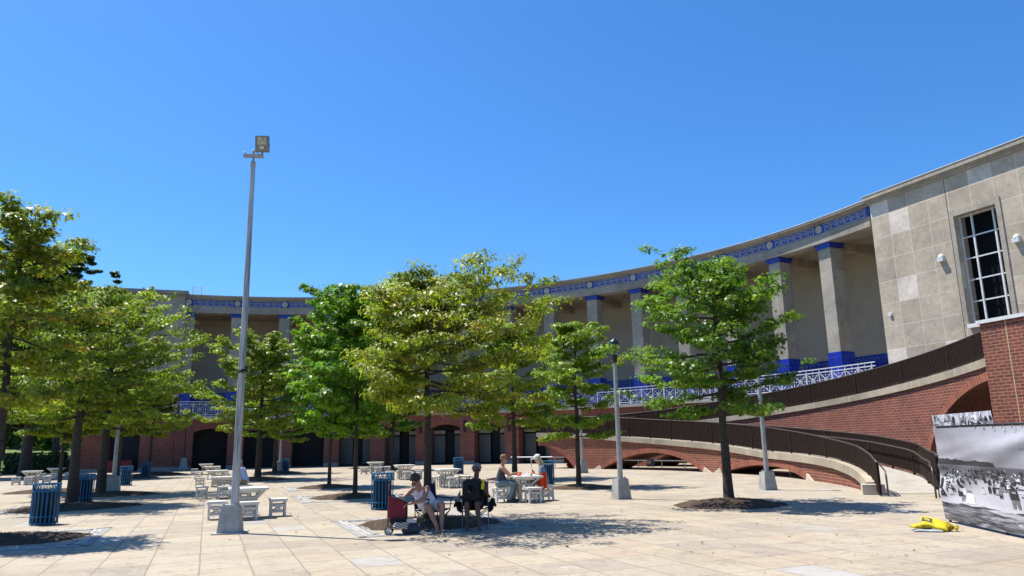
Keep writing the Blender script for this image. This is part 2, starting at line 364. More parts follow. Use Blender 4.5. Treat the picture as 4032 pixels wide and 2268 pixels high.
# floor slab, back wall, ceiling, entablature
mb = MB(); arc(mb, TA, TB, 38.9, 46.2, 4.5, 4.75); mb.build('promenade_slab', M['slab'], bld)
mb = MB(); arc(mb, TA, TB, 45.6, 46.2, 7.3, 15.2); mb.build('back_wall', M['wall_tan'], bld)
mb = MB(); arc(mb, TA, TB, 45.5, 46.1, 4.752, 7.3); dado = mb.build('tile_dado', M['blue'], bld)
mb = MB()                       # little meander line along the top of the dado
t = TA + .3
while t < TB - .5:
    mb_ = .45
    for (a, b, z0, z1) in ((0, .55, 7.10, 7.14), (.5, .55, 6.98, 7.10), (.5, 1.0, 6.96, 7.0), (.95, 1.0, 7.0, 7.14)):
        arc(mb, t + a * mb_, t + b * mb_, 45.47, 45.51, z0, z1, 1, False)
    t += mb_
mb.build('key_line', mat('dado_line', (.22, .27, .42), .5), dado)
mb = MB(); arc(mb, TA, TB, 41.0, 46.0, 14.62, 15.2); mb.build('ceiling', M['ceiling'], bld)
mb = MB(); arc(mb, TA, TB, 39.95, 41.0, 14.46, 15.1); mb.build('beam', M['concrete_beam'], bld)
mb = MB(); arc(mb, TA, TB, 40.0, 41.0, 15.1, 15.74); frz = mb.build('frieze', M['blue'], bld)
mb = MB()
arc(mb, TA, TB, 39.86, 46.6, 15.74, 15.84); arc(mb, TA, TB, 39.72, 46.6, 15.84, 15.92); arc(mb, TA, TB, 39.6, 46.6, 15.92, 16.06)
mb.build('cornice', M['stone_cornice'], bld)
mb = MB(); arc(mb, TA, TB, 39.57, 40.2, 16.062, 16.10); mb.build('roof_edge', M['white_paint'], bld)
mb = MB(); RF = 39.98
def strip(t0, u, pts, wd):
    k = math.degrees(1 / 40.0)
    for (a, b), (c, d) in zip(pts, pts[1:]):
        u0, u1 = min(a, c) - wd / 2, max(a, c) + wd / 2; z0, z1 = min(b, d) - wd / 2, max(b, d) + wd / 2
        arc(mb, t0 + (u + u0) * k, t0 + (u + u1) * k, RF, 40.02, z0, z1, 2, True)
for k in range(-1, 15):
    tc0 = COLS[0] + DT * k
    if tc0 > TB - 1: continue
    n_u = 6; w_u = .585; mb = MB()
    for q in range(n_u):
        u = .44 + q * w_u; zb, zt = 15.17, 15.67
        A = [(0, zt), (0, zb), (.47, zb), (.47, zb + .33), (.27, zb + .33), (.27, zb + .18)]
        B = [(.12, zb + .17), (.12, zt), (.585, zt)]
        tt = tc0 + math.degrees(u / 40); 
        if tt < TA or tt + .8 > TB: continue
        strip(tc0, u, A, .066); strip(tc0, u, B, .066)
    if mb.v: mb.build('key_relief', M['key'], frz)
for k in range(0, 15):
    tc0 = COLS[0] + DT * k
    if tc0 > TB: continue
    mb = MB(); pts = []
    for q in range(20):
        a = 2 * PI * q / 20; pts.append((tc0 + math.degrees(.275 * math.cos(a) / 40), 15.42 + .275 * math.sin(a)))
    mb.face([P(t, 39.96, z) for t, z in pts])
    for (a, b) in zip(pts, pts[1:] + pts[:1]): mb.face([P(a[0], 39.96, a[1]), P(b[0], 39.96, b[1]), P(b[0], 40.01, b[1]), P(a[0], 40.01, a[1])])
    mb.build('disc', M['slab'], frz)
# columns
def column(t, half=.5, nm='column'):
    mb = MB(); R = Matrix.Rotation(rad(t), 3, 'Z')
    def cbox(mb, r0, r1, hw, z0, z1):
        c = [(r0, -hw), (r1, -hw), (r1, hw), (r0, hw)]
        for (a, b) in zip(c, c[1:] + c[:1]):
            q = [R @ V(a[0], a[1], z0) + V(CX, CY, 0), R @ V(b[0], b[1], z0) + V(CX, CY, 0), R @ V(b[0], b[1], z1) + V(CX, CY, 0), R @ V(a[0], a[1], z1) + V(CX, CY, 0)]
            u0 = a[0] + a[1] + t; u1 = u0 + math.hypot(a[0] - b[0], a[1] - b[1]); mb.face(q, [(u0, z0), (u1, z0), (u1, z1), (u0, z1)])
        mb.face([R @ V(x, y, z1) + V(CX, CY, 0) for x, y in c]); mb.face([R @ V(x, y, z0) + V(CX, CY, 0) for x, y in reversed(c)])
    cbox(mb, 40.25, 41.35, half, 4.752, 14.46); col = mb.build(nm, M['concrete'], bld)
    mb = MB(); cbox(mb, 40.2, 41.4, half + .05, 4.754, 7.15); mb.build('tile_base', M['blue'], col)
    mb = MB(); cbox(mb, 40.1, 41.5, half + .14, 14.28, 14.457); cbox(mb, 40.17, 41.43, half + .08, 14.1, 14.28); mb.build('capital_band', M['blue'], col)
    mb = MB(); cbox(mb, 41.6, 45.55, .3, 14.05, 14.618); mb.build('ceiling_beam', M['ceiling'], bld)
for t in COLS: column(t)
column(111.6, .5)
# balustrade of white metal
bal = None; mb = MB()
RB = 39.05; zt2, zt1, zb = 6.05, 5.83, 4.87
arc(mb, TA, TB, RB - .03, RB + .03, zt2 - .03, zt2 + .03, .78); arc(mb, TA, TB, RB - .04, RB + .04, zt1 - .03, zt1 + .03, .78); arc(mb, TA, TB, RB - .03, RB + .03, zb - .03, zb + .03, .78)
PT = frange(TA + .4, TB - .4, 1.56); posts = []
for i, t in enumerate(PT):
    if i % 4 == 0 or True: posts.append((t, i))
for a, b in zip(PT, PT[1:]):
    mb.bar(P(a, RB, zb), P(b, RB, zt1), .035); mb.bar(P(a, RB, zt1), P(b, RB, zb), .035)
    zm = (zb + zt1) / 2; mid = (a + b) / 2
    mb.bar(P(a, RB, zm), P(b, RB, zm), .022); mb.bar(P(mid, RB, zb), P(mid, RB, zt2), .022)
    for f in (.18, .36):   # nested squares of the lattice
        x0, x1 = a + (b - a) * f, b - (b - a) * f; y0, y1 = zb + (zt1 - zb) * f, zt1 - (zt1 - zb) * f
        mb.bar(P(x0, RB, y0), P(x1, RB, y0), .018); mb.bar(P(x0, RB, y1), P(x1, RB, y1), .018); mb.bar(P(x0, RB, y0), P(x0, RB, y1), .018); mb.bar(P(x1, RB, y0), P(x1, RB, y1), .018)
bal = mb.build('balustrade', M['white_paint'], bld)
for t, i in posts:
    mb = MB(); R = Matrix.Rotation(rad(t), 3, 'Z'); wd = .09 if i % 2 else .06
    mb.box(P(t, RB, (4.752 + zt1) / 2), (wd, wd, zt1 - 4.752), M=R); mb.box(P(t, RB, 4.765), (.16, .16, .022), M=R); mb.box(P(t, RB, (zt1 + zt2) / 2), (.03, .03, zt2 - zt1), M=R)
    mb.build('post', M['white_paint'], bal)
# brick arcade
BAYS = [70.1 + 6.3 * m for m in range(-8, 7)]
def archz(t, half=2.15, spring=3.28, rise=.34):
    for c in BAYS:
        if abs(t - c) < half:
            x = (t - c) / half; return spring + rise * (1 - x * x)
    return None
mb = MB(); seen = sorted(set([TA, TB] + [c + s * 2.15 for c in BAYS for s in (-1, 1)]))
for a, b in zip(seen, seen[1:]):
    if b - a < .05: continue
    m_ = (a + b) / 2
    if archz(m_) is None: arc(mb, a, b, 39.3, 40.4, 0, 4.5, .8)
    else:
        arc(mb, a, b, 39.3, 40.4, lambda t: archz(min(max(t, a + 1e-4), b - 1e-4)), 4.5, .36, False)
mb.build('arcade_wall', M['brick_dull'], bld)
for c in BAYS:
    mb = MB(); ts = frange(c - 2.15, c + 2.15, .36)
    for a, b in zip(ts, ts[1:]):
        za, zb_ = archz(min(max(a, c - 2.149), c + 2.149)), archz(min(max(b, c - 2.149), c + 2.149))
        s0, s1 = rad(a) * 39.3, rad(b) * 39.3
        mb.face([P(a, 39.28, za), P(b, 39.28, zb_), P(b, 39.28, zb_ + .3), P(a, 39.28, za + .3)], [(s0, .02), (s1, .02), (s1, .32), (s0, .32)])
        mb.face([P(b, 39.28, zb_), P(a, 39.28, za), P(a, 39.6, za - .004), P(b, 39.6, zb_ - .004)], [(s1, .02), (s0, .02), (s0, .3), (s1, .3)])
    mb.build('arch_ring', M['arch_brick'], bld)
prev = TA
for c in BAYS + [TB + 2.15]:
    if c - 2.15 - prev > .1:
        mb = MB(); arc(mb, prev + .0, c - 2.15, 39.24, 39.3, 0, .3, .8); mb.build('pier_plinth', M['ped'], bld)
    prev = c + 2.15
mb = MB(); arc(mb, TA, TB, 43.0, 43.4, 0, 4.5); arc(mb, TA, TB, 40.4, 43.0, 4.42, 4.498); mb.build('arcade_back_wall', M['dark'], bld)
for i, c in enumerate(BAYS):
    if c < 92:
        for a, b in ((c - 2.3, c - .62), (c + .72, c + 2.3)):
            mb = MB(); arc(mb, a, b, 40.9, 40.96, .12, 2.62, .56); sh = mb.build('roller_shutter', M['shutter'], bld)
            mb = MB(); arc(mb, a, b, 40.86, 40.98, 2.76, 3.08, .56); mb.build('shutter_box', mat('shutter_box', (.36, .35, .32), .7) if 'shutter_box' not in M else M['shutter_box'], sh)
        mb = MB(); arc(mb, c - .6, c + .7, 41.2, 41.26, .02, 3.0, .65); mb.build('dark_gap', M['shutter_dark'], bld)  # near-black sheet painting in the dark of the gap between shutters
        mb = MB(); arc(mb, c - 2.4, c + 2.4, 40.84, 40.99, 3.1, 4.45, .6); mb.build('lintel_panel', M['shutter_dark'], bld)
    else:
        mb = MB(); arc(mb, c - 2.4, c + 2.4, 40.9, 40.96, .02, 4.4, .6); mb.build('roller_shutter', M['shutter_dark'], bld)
for c in BAYS:
    t = c - 3.15 + .25
    if 40 < t < 100:
        mb = MB(); R = Matrix.Rotation(rad(t), 3, 'Z')
        mb.box(P(t, 39.12, 3.35), (.16, .16, .95), M=R); mb.box(P(t, 39.1, 3.86), (.26, .26, .06), M=R); mb.box(P(t, 39.1, 2.9), (.22, .22, .05), M=R); mb.box(P(t, 39.22, 3.0), (.2, .06, .3), M=R)
        mb.build('wall_lamp', M['black'], bld)
# roof access ladder seen above the left end
ld = empty('roof_ladder', P(110.8, 40.6, 16.06), rad(110.8 + 90), 'white metal ladder head standing on the roof edge at the left end of the colonnade', 'ladder')
mb = MB()
for x in (-.38, .38): mb.bar((x, 0, 0), (x, 0, 1.0), .09)
mb.build('rail', M['white_paint'], ld); mb = MB()
for z in (.12, .5, .88): mb.bar((-.38, 0, z), (.38, 0, z), .05)
mb.build('rung', M['white_paint'], ld)

# ------------------------------------------------------------------ right pavilion (stone)
def plane_box(mb, O, d, n, s0, s1, z0, z1, k0, k1):
    """box on a wall frame: s along the wall, z up, k towards the viewer (along n)"""
    def q(s, z, k): return V(O[0] + d[0] * s + n[0] * k, O[1] + d[1] * s + n[1] * k, z)
    mb.face([q(s0, z0, k1), q(s1, z0, k1), q(s1, z1, k1), q(s0, z1, k1)], [(s0, z0), (s1, z0), (s1, z1), (s0, z1)])
    mb.face([q(s1, z0, k0), q(s0, z0, k0), q(s0, z1, k0), q(s1, z1, k0)], [(s1, z0), (s0, z0), (s0, z1), (s1, z1)])
    mb.face([q(s0, z0, k0), q(s0, z0, k1), q(s0, z1, k1), q(s0, z1, k0)], [(s0 + k0, z0), (s0 + k1, z0), (s0 + k1, z1), (s0 + k0, z1)])
    mb.face([q(s1, z0, k1), q(s1, z0, k0), q(s1, z1, k0), q(s1, z1, k1)], [(s1 + k1, z0), (s1 + k0, z0), (s1 + k0, z1), (s1 + k1, z1)])
    mb.face([q(s0, z1, k1), q(s1, z1, k1), q(s1, z1, k0), q(s0, z1, k0)], [(s0, k1), (s1, k1), (s1, k0), (s0, k0)])
    mb.face([q(s0, z0, k0), q(s1, z0, k0), q(s1, z0, k1), q(s0, z0, k1)], [(s0, k0), (s1, k0), (s1, k1), (s0, k1)])
O = V(22.05, 43.98, 0); d = V(.387, -.922, 0).normalized(); n = V(d.y, -d.x, 0)
pav = empty('stone_pavilion', (0, 0, 0), 0, 'pale limestone pavilion with a tall barred window at the right end of the colonnade', 'building')
mb = MB(); W0, W1, Z0, Z1 = 5.31, 7.64, 7.4, 13.34
for (a, b, z0, z1) in ((0, W0, 0, 15.62), (W1, 16, 0, 15.62), (W0, W1, 0, Z0), (W0, W1, Z1, 15.62)):
    plane_box(mb, O, d, n, a, b, z0, z1, -.9 if a != 0 else -5.5, 0)
wallo = mb.build('stone_wall', M['stone'], pav)
mb = MB()
plane_box(mb, O, d, n, -.08, 16, 15.62, 15.78, -6, .10); plane_box(mb, O, d, n, -.15, 16, 15.78, 15.88, -6, .2); plane_box(mb, O, d, n, -.24, 16, 15.88, 16.14, -6, .32)
mb.build('cornice', M['stone_cornice'], pav)
mb = MB(); plane_box(mb, O, d, n, -.27, 16, 16.142, 16.175, -1, .35); mb.build('roof_edge', M['white_paint'], pav)
mb = MB(); plane_box(mb, O, d, n, 4.985, 5.015, 4.8, 15.6, -.05, .004); mb.build('expansion_joint', M['black'], pav)
for a, b in ((5.06, 5.3), (7.65, 7.9)):
    mb = MB(); plane_box(mb, O, d, n, a, b, Z0, Z1 + .35, -.03, .05); mb.build('window_jamb', M['stone_cornice'], pav)
mb = MB(); plane_box(mb, O, d, n, 5.3, 7.65, Z1, Z1 + .3, -.03, .045); mb.build('window_head', M['stone_cornice'], pav)
mb = MB(); plane_box(mb, O, d, n, W0, W1, Z0, Z1, -.88, -.84); win = mb.build('window', M['dark_glass'], pav)
mb = MB()
for s in (W0 + .04, 6.02, 7.21, W1 - .04): plane_box(mb, O, d, n, s - .045, s + .045, Z0, Z1, -.42, -.34)
for k in range(0, 6):
    z = Z0 + .05 + (Z1 - Z0 - .1) * k / 5; plane_box(mb, O, d, n, W0, W1, z - .035, z + .035, -.40, -.36)
mb.build('window_frame', M['white_paint'], win)
mb = MB(); plane_box(mb, O, d, n, 5.3, 16, 7.2, 7.4, -.3, .22); mb.build('window_ledge', mat('white_ledge_stone', (.68, .66, .63), .8, var=.12, scale=2), pav)
def sconce(s, z, sc_=1.0):
    mb = MB(); c = O + d * s + n * .02
    R = Matrix((d, n, V(0, 0, 1))).transposed()
    vs = []; fs = []; k = 10; hs = 6
    for i in range(hs + 1):
        for j in range(k + 1):
            a = PI * j / k; t = (PI / 2) * i / hs
            vs.append(R @ V(.17 * sc_ * math.cos(a) * math.cos(t), .22 * sc_ * math.sin(a) * math.cos(t), .05 + .22 * sc_ * math.sin(t)) + V(c.x, c.y, z))
    for i in range(hs):
        for j in range(k): fs.append((i * (k + 1) + j, i * (k + 1) + j + 1, (i + 1) * (k + 1) + j + 1, (i + 1) * (k + 1) + j))
    mb.mesh(vs, fs, True)
    plane_box(mb, V(c.x, c.y, 0), d, n, -.17 * sc_, .17 * sc_, z - .16 * sc_, z + .05, -.02, .2 * sc_)
    mb.build('wall_lamp', M['white_paint'], pav)
sconce(4.28, 11.22); sconce(8.47, 11.23)
mb = MB(); c = O + d * .55 + n * .03; q = V(0, 0, 1).cross(n)
mb.tube([c + V(0, 0, 8.74) - n * .03, c + V(0, 0, 8.74) + n * .06], .12, 12); mb.build('vent_cover', M['white_paint'], pav)
# left pavilion
O1 = V(-30.67, 68.66, 0); d1 = V(.944, .33, 0).normalized(); n1 = V(d1.y, -d1.x, 0)     # s runs negative to the left
lp = empty('left_pavilion', (0, 0, 0), 0, 'stone and brick end block at the far left of the crescent with a dark doorway', 'building')
lp.name = 'end_pavilion'
mb = MB(); plane_box(mb, O1, d1, n1, -7.75, 0, 4.5, 15.72, -9, 0); mb.build('stone_wall', M['stone'], lp)
mb = MB(); plane_box(mb, O1, d1, n1, -7.9, .1, 15.72, 15.9, -9, .12); plane_box(mb, O1, d1, n1, -8.1, .2, 15.9, 16.02, -9, .25); plane_box(mb, O1, d1, n1, -8.2, .3, 16.02, 16.34, -9, .4)
mb.build('cornice', M['stone_cornice'], lp)
mb = MB()
for a, b, z0, z1 in ((-7.75, -5.35, 0, 4.5), (-2.85, 0, 0, 4.5), (-5.35, -2.85, 3.3, 4.5)): plane_box(mb, O1, d1, n1, a, b, z0, z1, -.8 if a != -7.75 else -9, .12)
mb.build('brick_wall', M['brick_dull'], lp)
mb = MB(); plane_box(mb, O1, d1, n1, -5.5, -2.7, .0, 3.4, -.9, -.82); mb.build('doorway_dark', mat('dark_doorway_navy', (.012, .016, .032), .7), lp)  # dark navy sheet painting in the dark of the open doorway
for a, b in ((-7.75, -5.35), (-2.85, 0)):
    mb = MB(); plane_box(mb, O1, d1, n1, a, b, 0, .3, .12, .19); mb.build('plinth', M['ped'], lp)
rb = empty('traffic_barrier', O1 + d1 * -4.3 + n1 * .75, math.atan2(d1.y, d1.x), 'red plastic barrier standing across the dark doorway of the left end block', 'barrier')
mb = MB()
for s in (-1, 1):
    mb.box((s * .62, 0, .45), (1.2, .4, .9), taper=.6); mb.box((s * .62, 0, .08), (1.22, .5, .16)); mb.box((s * .62, 0, .93), (.9, .16, .1))
mb.build('body', mat('red_plastic', (.26, .018, .018), .6, var=.12), rb)

# ------------------------------------------------------------------ ramp
def interp(t, pts):
    pts = sorted(pts)
    if t <= pts[0][0]: return pts[0][1]
    for (a, x), (b, y) in zip(pts, pts[1:]):
        if t <= b: return x + (y - x) * (t - a) / (b - a)
    return pts[-1][1]
COPL = [(-18, .30), (-16.7, .46), (-12.4, .70), (-7, .88), (-.4, 1.0), (8.5, 1.12), (17.8, 1.47), (28.9, 1.81), (36.4, 2.04), (43.8, 2.32), (51.5, 2.45)]
RAILL = [(-19.8, .95), (-18.2, 1.05), (-17, 1.16), (-12.4, 1.41), (-6.1, 1.63), (2.8, 2.0), (8.8, 2.26), (18.5, 2.62), (28.5, 2.93), (39.5, 3.33), (51.5, 3.6)]
RAILF = [(-21, 1.12), (-12, 1.2), (-10.6, 1.26), (-6.9, 1.48), (-.3, 1.77), (9.3, 2.1), (17.3, 2.41), (28, 2.8), (39, 3.2), (51.5, 3.5)]
def copl(t): return interp(t, COPL)
def raill(t): return interp(t, RAILL)
def railf(t): return interp(t, RAILF)
def deckl(t): return max(.012, railf(t) - 1.18)
ARL = [(51.6, 7.2, 1.57, 1.85), (30.5, 10.0, 1.03, 1.31), (8.8, 9.2, .50, .76)]
def arch_in(t):
    for c, h, zi, zo in ARL:
        hh = h - .55
        if abs(t - c) < hh:
            x = (t - c) / hh; R = ((hh * .485) ** 2 + zi ** 2) / 2 / zi; return max(0, math.sqrt(max(0, R * R - (x * hh * .485) ** 2)) - (R - zi))
    return 0.0
ramp_o = empty('curved_ramp', (0, 0, 0), 0, 'curving red brick access ramp on low arches with dark metal railings, in two switchback flights', 'ramp')
mb = MB()
knots = sorted(set([-17, 51.5] + [c + s * (h - .55) for c, h, _, _ in ARL for s in (-1, 1) if c + s * (h - .55) < 51.5]))
for a, b in zip(knots, knots[1:]):
    arc(mb, a, b, 27.8, 28.1, lambda t: arch_in(t), lambda t: max(copl(t) - .3, arch_in(t) + .02), .5, ends=(a == -17 or b == 51.5))
    arc(mb, a, b, 28.1, 30.6, lambda t: min(arch_in(t), max(0, deckl(t) - .05)), lambda t: max(deckl(t) - .03, .004), .5, ends=(a == -17 or b == 51.5))
mb.build('brick_wall', M['brick_lit'], ramp_o)
for c, h, zi, zo in ARL:
    mb = MB(); hh = h - .55; k = .485; R = ((hh * k) ** 2 + zi ** 2) / 2 / zi; a0 = math.asin(min(1, hh * k / R)) if zi <= R else PI / 2
    nseg = 36; s = 0; lo = -a0; hi = min(a0, math.asin(min(1, (51.45 - c) * k / R))) if c + hh > 51.5 else a0
    for i in range(nseg):
        A, B = lo + (hi - lo) * i / nseg, lo + (hi - lo) * (i + 1) / nseg
        def pt(a, r, rr): return P(c + math.sin(a) * r / k, rr, max(0.003, math.cos(a) * r - (R - zi)))
        mb.face([pt(A, R, 27.77), pt(B, R, 27.77), pt(B, R + .28, 27.77), pt(A, R + .28, 27.77)], [(A * R, .02), (B * R, .02), (B * R, .34), (A * R, .34)])
        mb.face([pt(B, R, 27.77), pt(A, R, 27.77), pt(A, R - .003, 28.1), pt(B, R - .003, 28.1)], [(B * R, .02), (A * R, .02), (A * R, .3), (B * R, .3)])
        mb.face([pt(A, R + .28, 27.77), pt(B, R + .28, 27.77), pt(B, R + .28, 27.81), pt(A, R + .28, 27.81)], [(A * R, .02), (B * R, .02), (B * R, .1), (A * R, .1)])
    mb.build('arch_ring', M['arch_brick'], ramp_o)
    for sgn in (-1, 1):   # white springer stones at the feet
        a = sgn * a0; t0 = c + math.sin(a) * R / k; t1 = c + sgn * (h + 1.0)
        if t0 > 51: continue
        mb = MB(); z = .32; r0 = 27.74
        pts = [(t0, .004), (t1, .004), (t0 + sgn * .3, .27)]
        mb.face([P(t, r0, zz) for t, zz in pts]); 
        for q, q2 in zip(pts, pts[1:] + pts[:1]): mb.face([P(q[0], r0, q[1]), P(q2[0], r0, q2[1]), P(q2[0], 27.85, q2[1]), P(q[0], 27.85, q[1])])
        mb.build('springer_stone', M['coping'], ramp_o)
mb = MB(); arc(mb, -17.6, 51.6, 27.7, 28.1, lambda t: max(.01, copl(t) - .3), copl, .6)
mb.build('coping', M['coping'], ramp_o)
mb = MB(); mb.box(P(-18.0, 27.85, .15), (.62, .40, .30), M=Matrix.Rotation(rad(-18), 3, 'Z')); mb.build('end_block', M['coping'], ramp_o)
def rfar(t): return 30.6 if t > -8 else 30.6 - (-8 - t) / 13 * 1.2
mb = MB(); arc(mb, -17.5, 51.5, 28.1, lambda t: rfar(t) + .15, lambda t: deckl(t) - .012, deckl, .8); mb.build('lower_deck', M['deck'], ramp_o)
# railing maker
def guard(name, t0, t1, r, zbase, ztop, pitch=.115, posts=1.9, inner=None, gap=.12):
    r = fn(r); zbase = fn(zbase); ztop = fn(ztop)
    mb = MB(); ts = frange(t0, t1, .9)
    mb.tube([P(t, r(t), ztop(t)) for t in ts], .028, 6); g = mb.build(name, M['rail_top'], ramp_o)
    mb = MB()
    for a, b in zip(ts, ts[1:]):
        mb.bar(P(a, r(a), zbase(a) + gap), P(b, r(b), zbase(b) + gap), .05, .035); mb.bar(P(a, r(a), ztop(a) - .03), P(b, r(b), ztop(b) - .03), .055, .04)
    k = math.degrees(pitch / r((t0 + t1) / 2)); t = t0
    while t < t1:
        mb.bar(P(t, r(t), zbase(t) + gap), P(t, r(t), ztop(t)), .07, .04, up=P(t, 1, 0) - P(t, 0, 0)); t += k
    mb.build('balusters', M['brown_metal'], g)
    kp = math.degrees(posts / r((t0 + t1) / 2)); t = t0
    while t < t1 + .01:
        mb = MB(); mb.bar(P(t, r(t), zbase(t) + .004), P(t, r(t), ztop(t) - .02), .07); mb.build('post', M['brown_metal'], g); t += kp
    if inner:
        off, dz, a, b = inner; mb = MB(); ts = frange(a, b, .8)
        path = [P(t, r(t) + off, ztop(t) - dz) for t in ts]
        e = P(a - .7, r(a) + off, ztop(a) - dz - .05); path = [P(a - 1.0, r(a) + off, .01), P(a - .95, r(a) + off, ztop(a) - dz - .25), e] + path
        mb.tube(path, .026, 6); mb.build('handrail', M['rail_top'], g)
    return g
guard('guard_rail', -19.6, 51.4, 27.95, lambda t: copl(t) if t > -17.6 else .04, raill, inner=(.2, .25, -18.8, 51), gap=.06)
guard('guard_rail', -21, 51.0, rfar, deckl, railf, inner=(-.2, .25, -20.2, 30))
# upper flight
def copu(t): return 2.76 + (39.6 - t) * .033 if t < 39.6 else 2.76 - (t - 39.6) * .022
ARU = [(-10.6, 11.4, 3.62, 3.95), (33, 8.5, 1.35, 1.62)]
def arch_u(t):
    for c, h, zi, zo in ARU:
        hh = h - .5; q = .576
        if abs(t - c) < hh: return zi * math.sqrt(max(0, 1 - ((t - c) / hh) ** 2)) if c < 0 else zi * (1 - ((t - c) / hh) ** 2)
    return 0.0
mb = MB(); knots = [-10.6, .3, 25, 41, 50.8]
for a, b in zip(knots, knots[1:]): arc(mb, a, b, 33.0, 36.4, arch_u, lambda t: copu(t) - .3, .4)
mb.build('brick_wall', M['brick'], ramp_o)
mb = MB(); ts = frange(-10.55, .3, .2); s = 0; hh = 10.9
for i in range(30):
    A, B = PI / 2 * i / 30 , PI / 2 * (i + 1) / 30
    def pe(a, e): return P(-10.6 + math.sin(a) * (hh + e / .576), 32.97, max(.004, math.cos(a) * (3.62 + e)))
    mb.face([pe(A, 0), pe(B, 0), pe(B, .3), pe(A, .3)], [(A * 5, .02), (B * 5, .02), (B * 5, .34), (A * 5, .34)])
    mb.face([pe(A, .3), pe(B, .3), pe(B, .3) + (P(0, 33.02) - P(0, 32.97)), pe(A, .3) + (P(0, 33.02) - P(0, 32.97))], [(A * 5, .02), (B * 5, .02), (B * 5, .1), (A * 5, .1)])
mb.build('arch_ring', M['arch_brick'], ramp_o)
mb = MB(); arc(mb, -10.6, 50.9, 32.92, 33.3, lambda t: copu(t) - .3, copu, .7); mb.build('coping', M['coping'], ramp_o)
mb = MB(); arc(mb, -10.6, 50.9, 33.3, 36.4, lambda t: copu(t) - .06, lambda t: copu(t) - .02, .8); mb.build('upper_deck', M['deck'], ramp_o)
guard('guard_rail', -10.4, 50.5, 33.1, copu, lambda t: copu(t) + 1.02, inner=None)
guard('guard_rail', -10.4, 50.5, 36.2, lambda t: copu(t) - .02, lambda t: copu(t) + .98, pitch=.14)
# landing joining the two flights
mb = MB(); arc(mb, 46, 51.5, 30.75, 33.0, 2.2, 2.42); mb.build('landing', M['deck'], ramp_o)
# brick block beside the window ledge
blk = empty('brick_tower', (0, 0, 0), 0, 'plain red brick block beside the upper railing at the right edge, below the white ledge', 'wall')
OB = V(16.38, 26.0, 0); db = V(.30, -.954, 0).normalized(); nb = V(db.y, -db.x, 0)
mb = MB(); plane_box(mb, OB, db, nb, 0, 16, 0, 5.50, -4.5, 0); mb.build('brick_wall', M['brick_lit'], blk)
mb = MB(); plane_box(mb, OB, db, nb, -.08, 16, 5.50, 5.62, -4.5, .08); mb.build('coping', M['white_paint'], blk)
mb = MB(); plane_box(mb, OB, db, nb, .95, .99, 0, 5.49, -.02, .006); mb.build('control_joint', mat('joint_sealant', (.42, .30, .17), .8), blk)
# ------------------------------------------------------------------ trees
LOBE = [(0, -.5), (.16, -.18), (.46, -.22), (.24, .04), (.42, .3), (.13, .22), (0, .58), (-.13, .22), (-.42, .3), (-.24, .04), (-.46, -.22), (-.16, -.18)]
OVAL = [(0, -.5), (.3, -.2), (.34, .12), (.16, .42), (0, .56), (-.16, .42), (-.34, .12), (-.3, -.2)]
SLIM = [(0, -.55), (.13, -.2), (.34, .02), (.12, .12), (.2, .38), (0, .62), (-.2, .38), (-.12, .12), (-.34, .02), (-.13, -.2)]
def leaf_object(name, pts, nrm, sizes, cols, shape, parent, rng):
    n = len(pts); k = len(shape); sh = np.array(shape)
    a = rng.uniform(0, 2 * PI, n); nz = nrm / np.linalg.norm(nrm, axis=1)[:, None]
    t = np.stack([np.cos(a), np.sin(a), np.zeros(n)], 1); t -= nz * (t * nz).sum(1)[:, None]; t /= np.linalg.norm(t, axis=1)[:, None]
    bt = np.cross(nz, t)
    co = pts[:, None, :] + (t[:, None, :] * sh[None, :, 0:1] + bt[:, None, :] * sh[None, :, 1:2]) * sizes[:, None, None]
    fold = np.abs(sh[:, 0]) * .35 - np.abs(sh[:, 1]) * .18
    co += nz[:, None, :] * (fold[None, :, None] * sizes[:, None, None])
    me = bpy.data.meshes.new(name); me.vertices.add(n * k); me.vertices.foreach_set('co', co.reshape(-1).astype(np.float32))
    me.loops.add(n * k); me.loops.foreach_set('vertex_index', np.arange(n * k, dtype=np.int32))
    me.polygons.add(n); me.polygons.foreach_set('loop_start', np.arange(0, n * k, k, dtype=np.int32))
    ca = me.color_attributes.new('tint', 'FLOAT_COLOR', 'POINT')
    c4 = np.ones((n, k, 4)); c4[:, :, :3] = np.clip(cols * 1.36, 0, .8)[:, None, :]; ca.data.foreach_set('color', c4.reshape(-1).astype(np.float32))
    me.materials.append(M['leaf']); me.update(calc_edges=True); me.validate()
    o = bpy.data.objects.new(name, me); COL.objects.link(o); o.parent = parent; return o
